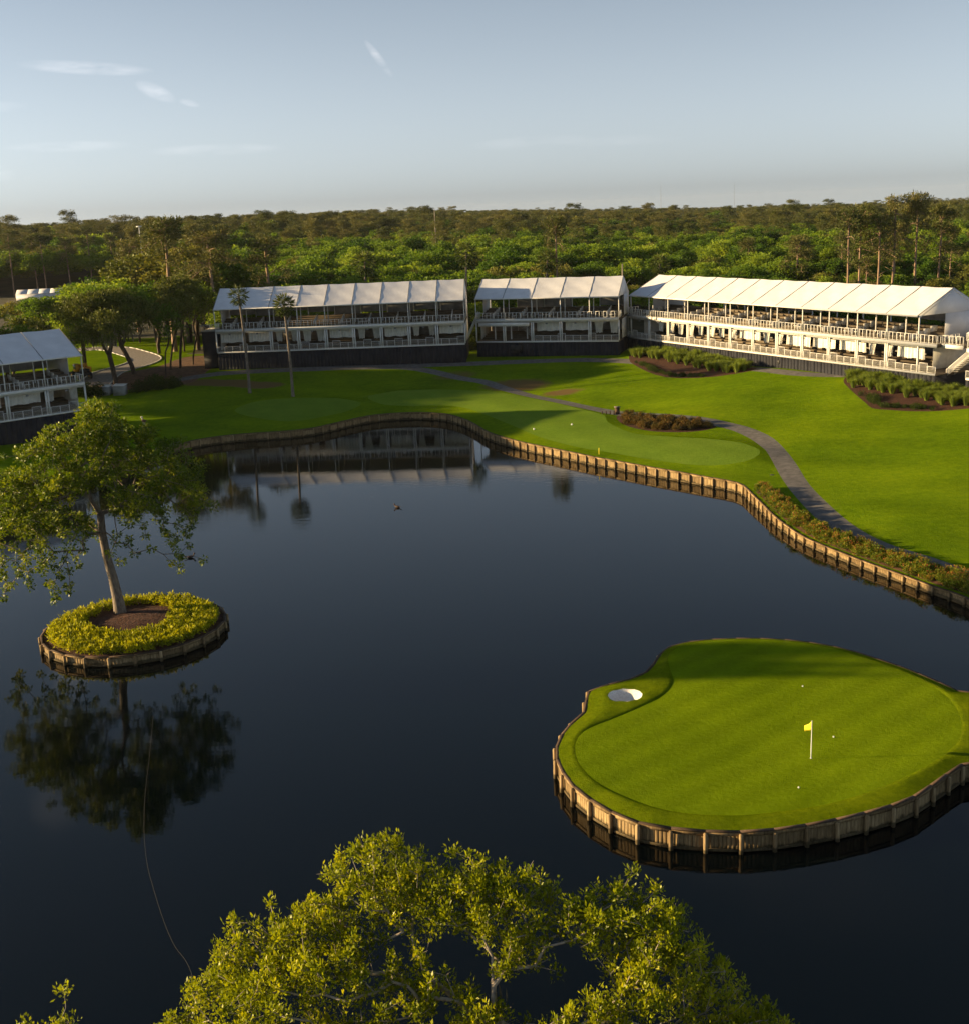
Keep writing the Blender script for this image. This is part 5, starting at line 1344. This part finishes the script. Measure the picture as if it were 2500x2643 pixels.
# ------------------------------------------------------------------ things on the green and round the lake
def gi_z(x, y):
    return float(isle_z(np.array([[x, y]]))[0])
fx, fy = 16.77, 58.16; fz = gi_z(fx, fy)
fl = thing('flagstick', (fx, fy, fz), 'yellow flag on a pale stick in the island green', 'flag')
MB().lathe([(.054, -.10), (.056, .004)], 12).build('hole_cup', M_BALL, fl)
MB().lathe([(.028, -.08), (.028, .55), (.022, 1.2), (.02, 2.12), (.03, 2.13), (.01, 2.16)], 8).build('stick', M_BALL, fl)
V, F = [], []
for i in range(9):
    s = i / 8
    for j in range(5):
        t_ = j / 4; d = .34 * s; V.append((-.024 - d * .72 + .05 * math.sin(4.2 * s + t_) * s, d * .62 - .06 * math.sin(4.2 * s + t_ * 2) * s, 2.12 - t_ * .50 * (1 - .35 * s) - .34 * s))
for i in range(8):
    for j in range(4):
        a = i * 5 + j; F.append((a, a + 1, a + 6, a + 5))
flag = link('flag', mesh_np('flag', V, F, M_FLAG, True), fl)
sd = flag.modifiers.new('cloth', 'SOLIDIFY'); sd.thickness = .004
def uv_ball(r, n=10, m=7):
    return MB().lathe([(max(r * math.sin(math.pi * k / m), r * .03), -r * math.cos(math.pi * k / m)) for k in range(m + 1)], n)
for x, y, lab in [(18.62, 60.36, 'white ball mark to the far side of the yellow flag'), (15.26, 54.93, 'white ball mark nearest the front edge of the island green'), (18.72, 67.09, 'white ball mark towards the far end of the island green')]:
    tag(uv_ball(.05).build('golf_ball', M_BALL, None, (x, y, gi_z(x, y) + .045), smooth=True), lab, 'ball', 'balls on the island green')
for x, y, lab in [(7.00, 156.20, 'tee marker on the long tee, nearer the lake'), (12.05, 156.60, 'tee marker on the long tee, nearer the path')]:
    tag(uv_ball(.13).build('tee_marker', M_BALL, None, (x, y, gz(x, y) + .10), smooth=True), lab, 'tee marker', 'markers on the long tee')
st = thing('stake', (13.9, 139.6, gz(13.9, 139.6)), 'small yellow stake by the lake wall below the long tee', 'stake')
MB().lathe([(.05, -.2), (.05, .75), (.04, .80)], 8).build('shaft', M_FLAG, st)
# tee sign post where the path meets the oval bed
sx, sy = 18.9, 163.6
ts = thing('sign_post', (sx, sy, gz(sx, sy)), 'dark tee post beside the path at the tip of the oval bed', 'sign post')
MB().box(-.3, .3, -.3, .3, -.1, .95).build('post', M_CAP, ts); MB().box(-.4, .4, -.4, .4, .951, 1.05).build('cap', M_BARK, ts)
for k in range(4):
    MB().box(-2.2 + k * .55, -2.05 + k * .55, -.4, -.25, -.1, .55).build('bollard', M_CAP, ts)
# two sprinkler lids in the turf
for x, y in [(30.2, 126.6), (30.9, 124.6)]:
    tag(MB().lathe([(.26, -.05), (.25, .012), (.05, .02)], 12).build('valve_lid', M_DARK, None, (x, y, gz(x, y) + .01)), 'round dark valve lid in the turf below the long tee end', 'lid', 'valve lids in the turf')
# floating line across the near water
cp_ = catmull(CABLE + [(-12.2, 41.6), (-11.0, 38.5), (-10.0, 34.0)], 8, False); Pc = np.c_[cp_, np.full(len(cp_), .012)]
Vc, Fc = tubes(Pc, np.r_[-1, np.arange(len(Pc) - 1)], np.full(len(Pc), .0065), 6)
tag(link('rope_line', mesh_np('rope_line', Vc, Fc, M_ROPE, True)), 'thin pale rope floating across the near water', 'rope')
# water birds and one perched on the tree
def bird(name, loc, rz, s, label, cat, body, head, perched=False):
    root = thing(name, loc, label, cat, None, rz); root.scale = (s, s, s)
    V, F = [], []; n, m = 10, 12
    for k in range(m + 1):
        u = k / m; x = -.30 + .60 * u; r = .13 * math.sin(math.pi * min(1, u * .92 + .04)) ** .7; z = .10 + .05 * u
        for i in range(n):
            a = 2 * math.pi * i / n; V.append((x, r * math.cos(a), z + r * .8 * math.sin(a)))
    for k in range(m):
        for i in range(n):
            j = (i + 1) % n; F.append((k * n + i, k * n + j, (k + 1) * n + j, (k + 1) * n + i))
    F.append(tuple(range(n))[::-1]); F.append(tuple(m * n + i for i in range(n)))
    link('body', mesh_np('body', V, F, body, True), root)
    b = uv_ball(.075); b.bar((0, 0, -.02), (-.10, 0, -.18), .035, .055, 8); b.bar((.05, 0, 0), (.17, 0, -.02), .022, .006, 6)
    b.build('head', head, root, (.33, 0, .34), smooth=True)
    MB().prism([(-.28, -.05, .14), (-.28, .05, .14), (-.50, .08, .20), (-.50, -.08, .20)], (0, 0, .02)).build('tail', body, root)
    if perched:
        MB().bar((.02, .05, .03), (.05, .05, -.22), .015, .012, 5).bar((.02, -.05, .03), (.05, -.05, -.22), .015, .012, 5).build('legs', head, root)
bird('water_bird', (-27.2, 106.0, -.03), .5, 1.1, 'dark bird swimming past the island tree', 'bird', M_BIRD, M_BIRD)
bird('water_bird', (-9.1, 122.0, -.03), 2.6, 1.1, 'dark bird swimming in the open middle of the lake', 'bird', M_BIRD, M_BIRD)
_b = ISLE_CLUMPS[(ISLE_CLUMPS[:, 0] > -25.5) & (ISLE_CLUMPS[:, 0] < -23.2) & (np.abs(ISLE_CLUMPS[:, 1] - 87.5) < 2.5)]; _b = _b[np.argmax(_b[:, 2])]
bird('perched_bird', (_b[0], _b[1], _b[2] + .38), 2.2, 1.1, 'brown bird perched on the crown of the island tree', 'bird', M_BIRD, M_BIRDW, True)

# ------------------------------------------------------------------ shaded drive: machine, cabinets, kerb, marquee, gabled building
kb = ribbon(catmull([(-66.56, 205.30), (-66.83, 210.90), (-66.03, 218.00), (-64.24, 227.00), (-65.30, 235.90), (-71.32, 247.60), (-78.93, 258.30), (-87.89, 257.40), (-98.69, 254.80)], 4, False), 6.0)
n2 = len(kb) // 2
for side in (kb[:n2], kb[n2:][::-1]):
    m = MB()
    for a, b in zip(side[:-1], side[1:]):
        d = b - a; ln = np.hypot(*d); nr = np.array([-d[1], d[0]]) / ln * .11
        z0, z1 = gz(*a), gz(*b)
        m.prism([(a[0] - nr[0], a[1] - nr[1], z0 - .2), (b[0] - nr[0], b[1] - nr[1], z1 - .2), (b[0] + nr[0], b[1] + nr[1], z1 - .2), (a[0] + nr[0], a[1] + nr[1], z0 - .2)], (0, 0, .32))
    tag(m.build('kerb', M_KERB), kind='structure')
tx, ty = -70.2, 211.5
tl = thing('telehandler', (tx, ty, gz(tx, ty)), 'yellow telehandler parked on the drive beside the shaded stand', 'forklift', None, R(128))
MB().box(-2.2, 2.0, -.75, .75, .75, 1.35).box(-2.5, -1.5, -.7, .7, 1.351, 1.9).build('chassis', M_DARK, tl)
MB().prism([(-2.3, -.45, 2.35), (-2.3, -.45, 2.95), (3.1, -.45, 1.75), (3.1, -.45, 1.30)], (0, .62, 0)).build('boom', M_YEL, tl)
MB().prism([(2.9, -.35, 1.28), (2.9, -.35, 1.85), (3.7, -.35, .55), (3.4, -.35, .45)], (0, .42, 0)).build('boom_head', M_YEL, tl)
MB().box(3.75, 3.85, -.9, .9, .35, 1.0).box(3.85, 5.0, -.6, -.45, .33, .40).box(3.85, 5.0, .45, .6, .33, .40).build('forks', M_DARK, tl)
cb = MB().box(-.6, .9, .22, 1.02, 1.352, 2.65).build('cab', M_YEL, tl); MB().box(-.5, .8, 1.021, 1.04, 1.75, 2.55).box(.901, .92, .32, .92, 1.7, 2.55).box(-.5, .8, .30, .95, 2.651, 2.68).build('cab_window', M_GLASS, cb)
MB().box(-2.45, -1.1, -1.05, -.455, 1.36, 2.2).build('engine_cover', M_YEL, tl)
for wx in (-1.55, 1.35):
    for wy in (-1.0, 1.0):
        w_ = MB().lathe([(.35, -.22), (.62, -.22), (.68, -.12), (.68, .12), (.62, .22), (.35, .22)], 18).build('wheel', M_RUB, tl, (wx, wy, .66), (R(90), 0, 0)); MB().lathe([(.30, -.235), (.32, .235)], 12).build('rim', M_YEL, w_)
for x, y, w, h, lab in [(-62.16, 199.40, 1.3, 1.3, 'smaller white utility cabinet by the dark bushes'), (-59.75, 198.60, 2.0, 1.5, 'larger pale-lidded utility cabinet on the lawn edge')]:
    c = thing('utility_cabinet', (x, y, gz(x, y)), lab, 'cabinet', 'utility cabinets', R(-12))
    MB().box(-w / 2, w / 2, -.6, .6, -.1, h).build('body', M_BACK, c); MB().prism([(-w / 2 - .08, -.7, h + .002), (w / 2 + .08, -.7, h + .002), (w / 2 + .08, .7, h + .2), (-w / 2 - .08, .7, h + .2)], (0, 0, .06)).build('lid', M_WHITE, c)
    for k in (-.25, .25): MB().box(k * w - .01, k * w + .01, -.625, -.601, .1, h - .1).build('door_edge', M_SEAM, c)
mq = thing('marquee', (-158, 442, gz(-158, 442)), 'white gable-roofed marquee among trees beyond the drive', 'tent', None, R(12))
mq.scale = (.65, .8, .40); L_, W_, e_, r__ = 24, 10, 5.6, 9.0
MB().prism([(-L_ / 2, -W_ / 2, e_), (-L_ / 2, W_ / 2, e_), (-L_ / 2, 0, r__)], (.05, 0, 0)).build('gable', M_FABRIC, mq); MB().prism([(L_ / 2, -W_ / 2, e_), (L_ / 2, W_ / 2, e_), (L_ / 2, 0, r__)], (.05, 0, 0)).build('gable', M_FABRIC, mq)
for s in (-1, 1):
    for k in range(4):
        x0 = -L_ / 2 + k * L_ / 4 + .03; x1 = x0 + L_ / 4 - .06
        MB().prism([(x0, s * (W_ / 2 + .2), e_ - .1), (x1, s * (W_ / 2 + .2), e_ - .1), (x1, s * .01, r__ + .06), (x0, s * .01, r__ + .06)], (0, 0, .05)).build('roof_panel', M_FABRIC, mq)
    MB().box(-L_ / 2, L_ / 2, s * W_ / 2 - .03, s * W_ / 2 + .03, -.2, e_ - .12).build('wall', M_FABRIC, mq)
MB().box(-L_ / 2 - .03, -L_ / 2 + .02, -W_ / 2 + .04, W_ / 2 - .04, -.2, e_ - .01).build('wall', M_FABRIC, mq)
gb = thing('gabled_building', (-128, 436, gz(-128, 436)), 'long low building with a row of pale roof gables beyond the drive', 'building', None, R(13))
gb.scale = (.6, .6, .5); MB().box(-22, 22, -6, 6, -.3, 6.8).build('wall', M_BARK, gb)
MB().prism([(-23, -7, 6.81), (-23, 7, 6.81), (-23, 0, 10.2)], (46, 0, 0)).build('roof', M_BACK, gb)
for k in range(4):
    x = -15 + k * 10
    MB().prism([(x - 2.6, -7.6, 6.9), (x + 2.6, -7.6, 6.9), (x, -7.6, 9.4)], (0, 5.5, 0)).build('dormer', M_BACK, gb)
    MB().prism([(x - 2.9, -7.75, 6.95), (x - 2.6, -7.75, 6.95), (x + .05, -7.75, 9.5), (x, -7.75, 9.75)], (0, .14, 0)).prism([(x + 2.9, -7.75, 6.95), (x + 2.6, -7.75, 6.95), (x - .05, -7.751, 9.5), (x, -7.751, 9.75)], (0, .14, 0)).build('barge_board', M_WHITE, gb)
    wf = MB().box(x - 1.2, x + 1.2, -6.08, -6.0, 2.2, 5.0).build('window', M_WHITE, gb); MB().box(x - 1.0, x + 1.0, -6.10, -6.081, 2.4, 4.8).build('pane', M_GLASS, wf)
tn = thing('small_tent', (-99, 366, gz(-99, 366)), 'small white tent half hidden behind the drive trees', 'tent', None, R(10))
tn.scale = (.7, .7, .7); MB().box(-4, 4, -3, 3, -.2, 6.2).build('wall', M_FABRIC, tn); MB().prism([(-4.3, -3.3, 6.21), (4.3, -3.3, 6.21), (4.3, 3.3, 6.21), (-4.3, 3.3, 6.21)], (0, 0, .12)).box(-3, 3, -.1, .1, 6.34, 7.8).build('roof', M_FABRIC, tn)
# poles above the woods
for x, y, h, nm, lab, m_ in [(-113.6, 420, 29.5, 'light_pole', 'white light pole rising from the woods beyond the marquee', M_WHITE), (-13.6, 450, 31, 'dead_trunk', 'bare grey dead trunk standing out of the woods', M_BARKL), (29.71, 244.90, 17, 'dead_trunk', 'pale dead trunk behind the gap between the stands', M_BARKL),
                        (230, 1500, 50, 'radio_mast', 'thin mast on the horizon', M_SEAM), (330, 1550, 46, 'radio_mast', 'second thin mast on the horizon, farther from the short stand', M_SEAM)]:
    z = gz(x, y); pl_ = thing(nm, (x, y, z), lab, nm.replace('_', ' '))
    MB().lathe([(.22, -1), (.18, h * .4), (.12, h * .8), (.06, h - z)], 8).build('shaft', m_, pl_)
    if nm == 'light_pole': MB().box(-.9, .9, -.15, .15, h - z - .5, h - z - .1).build('lamp_head', M_WHITE, pl_)
    elif nm == 'dead_trunk': MB().bar((0, 0, (h - z) * .7), (1.6, .3, (h - z) * .85), .09, .03, 5).bar((0, 0, (h - z) * .55), (-1.3, .2, (h - z) * .68), .09, .03, 5).build('limb', m_, pl_)
    else: MB().bar((0, 0, h - z - 6), (0, 0, h - z + 5), .12, .05, 5).build('antenna', m_, pl_)

# ------------------------------------------------------------------ haze: thin even air round the whole scene
M_HAZE = bpy.data.materials.new('haze_air'); M_HAZE.use_nodes = True; t = M_HAZE.node_tree
for n in list(t.nodes):
    if n.type != 'OUTPUT_MATERIAL': t.nodes.remove(n)
pv = nd(t, 'ShaderNodeVolumePrincipled'); pv.inputs['Color'].default_value = (.86, .90, .95, 1); pv.inputs['Density'].default_value = 0.00003; pv.inputs['Anisotropy'].default_value = 0.2
t.links.new(pv.outputs[0], next(n for n in t.nodes if n.type == 'OUTPUT_MATERIAL').inputs['Volume'])
tag(MB().box(-3700, 3700, -450, 4300, -22.0, 46.0).build('haze', M_HAZE), kind='stuff')
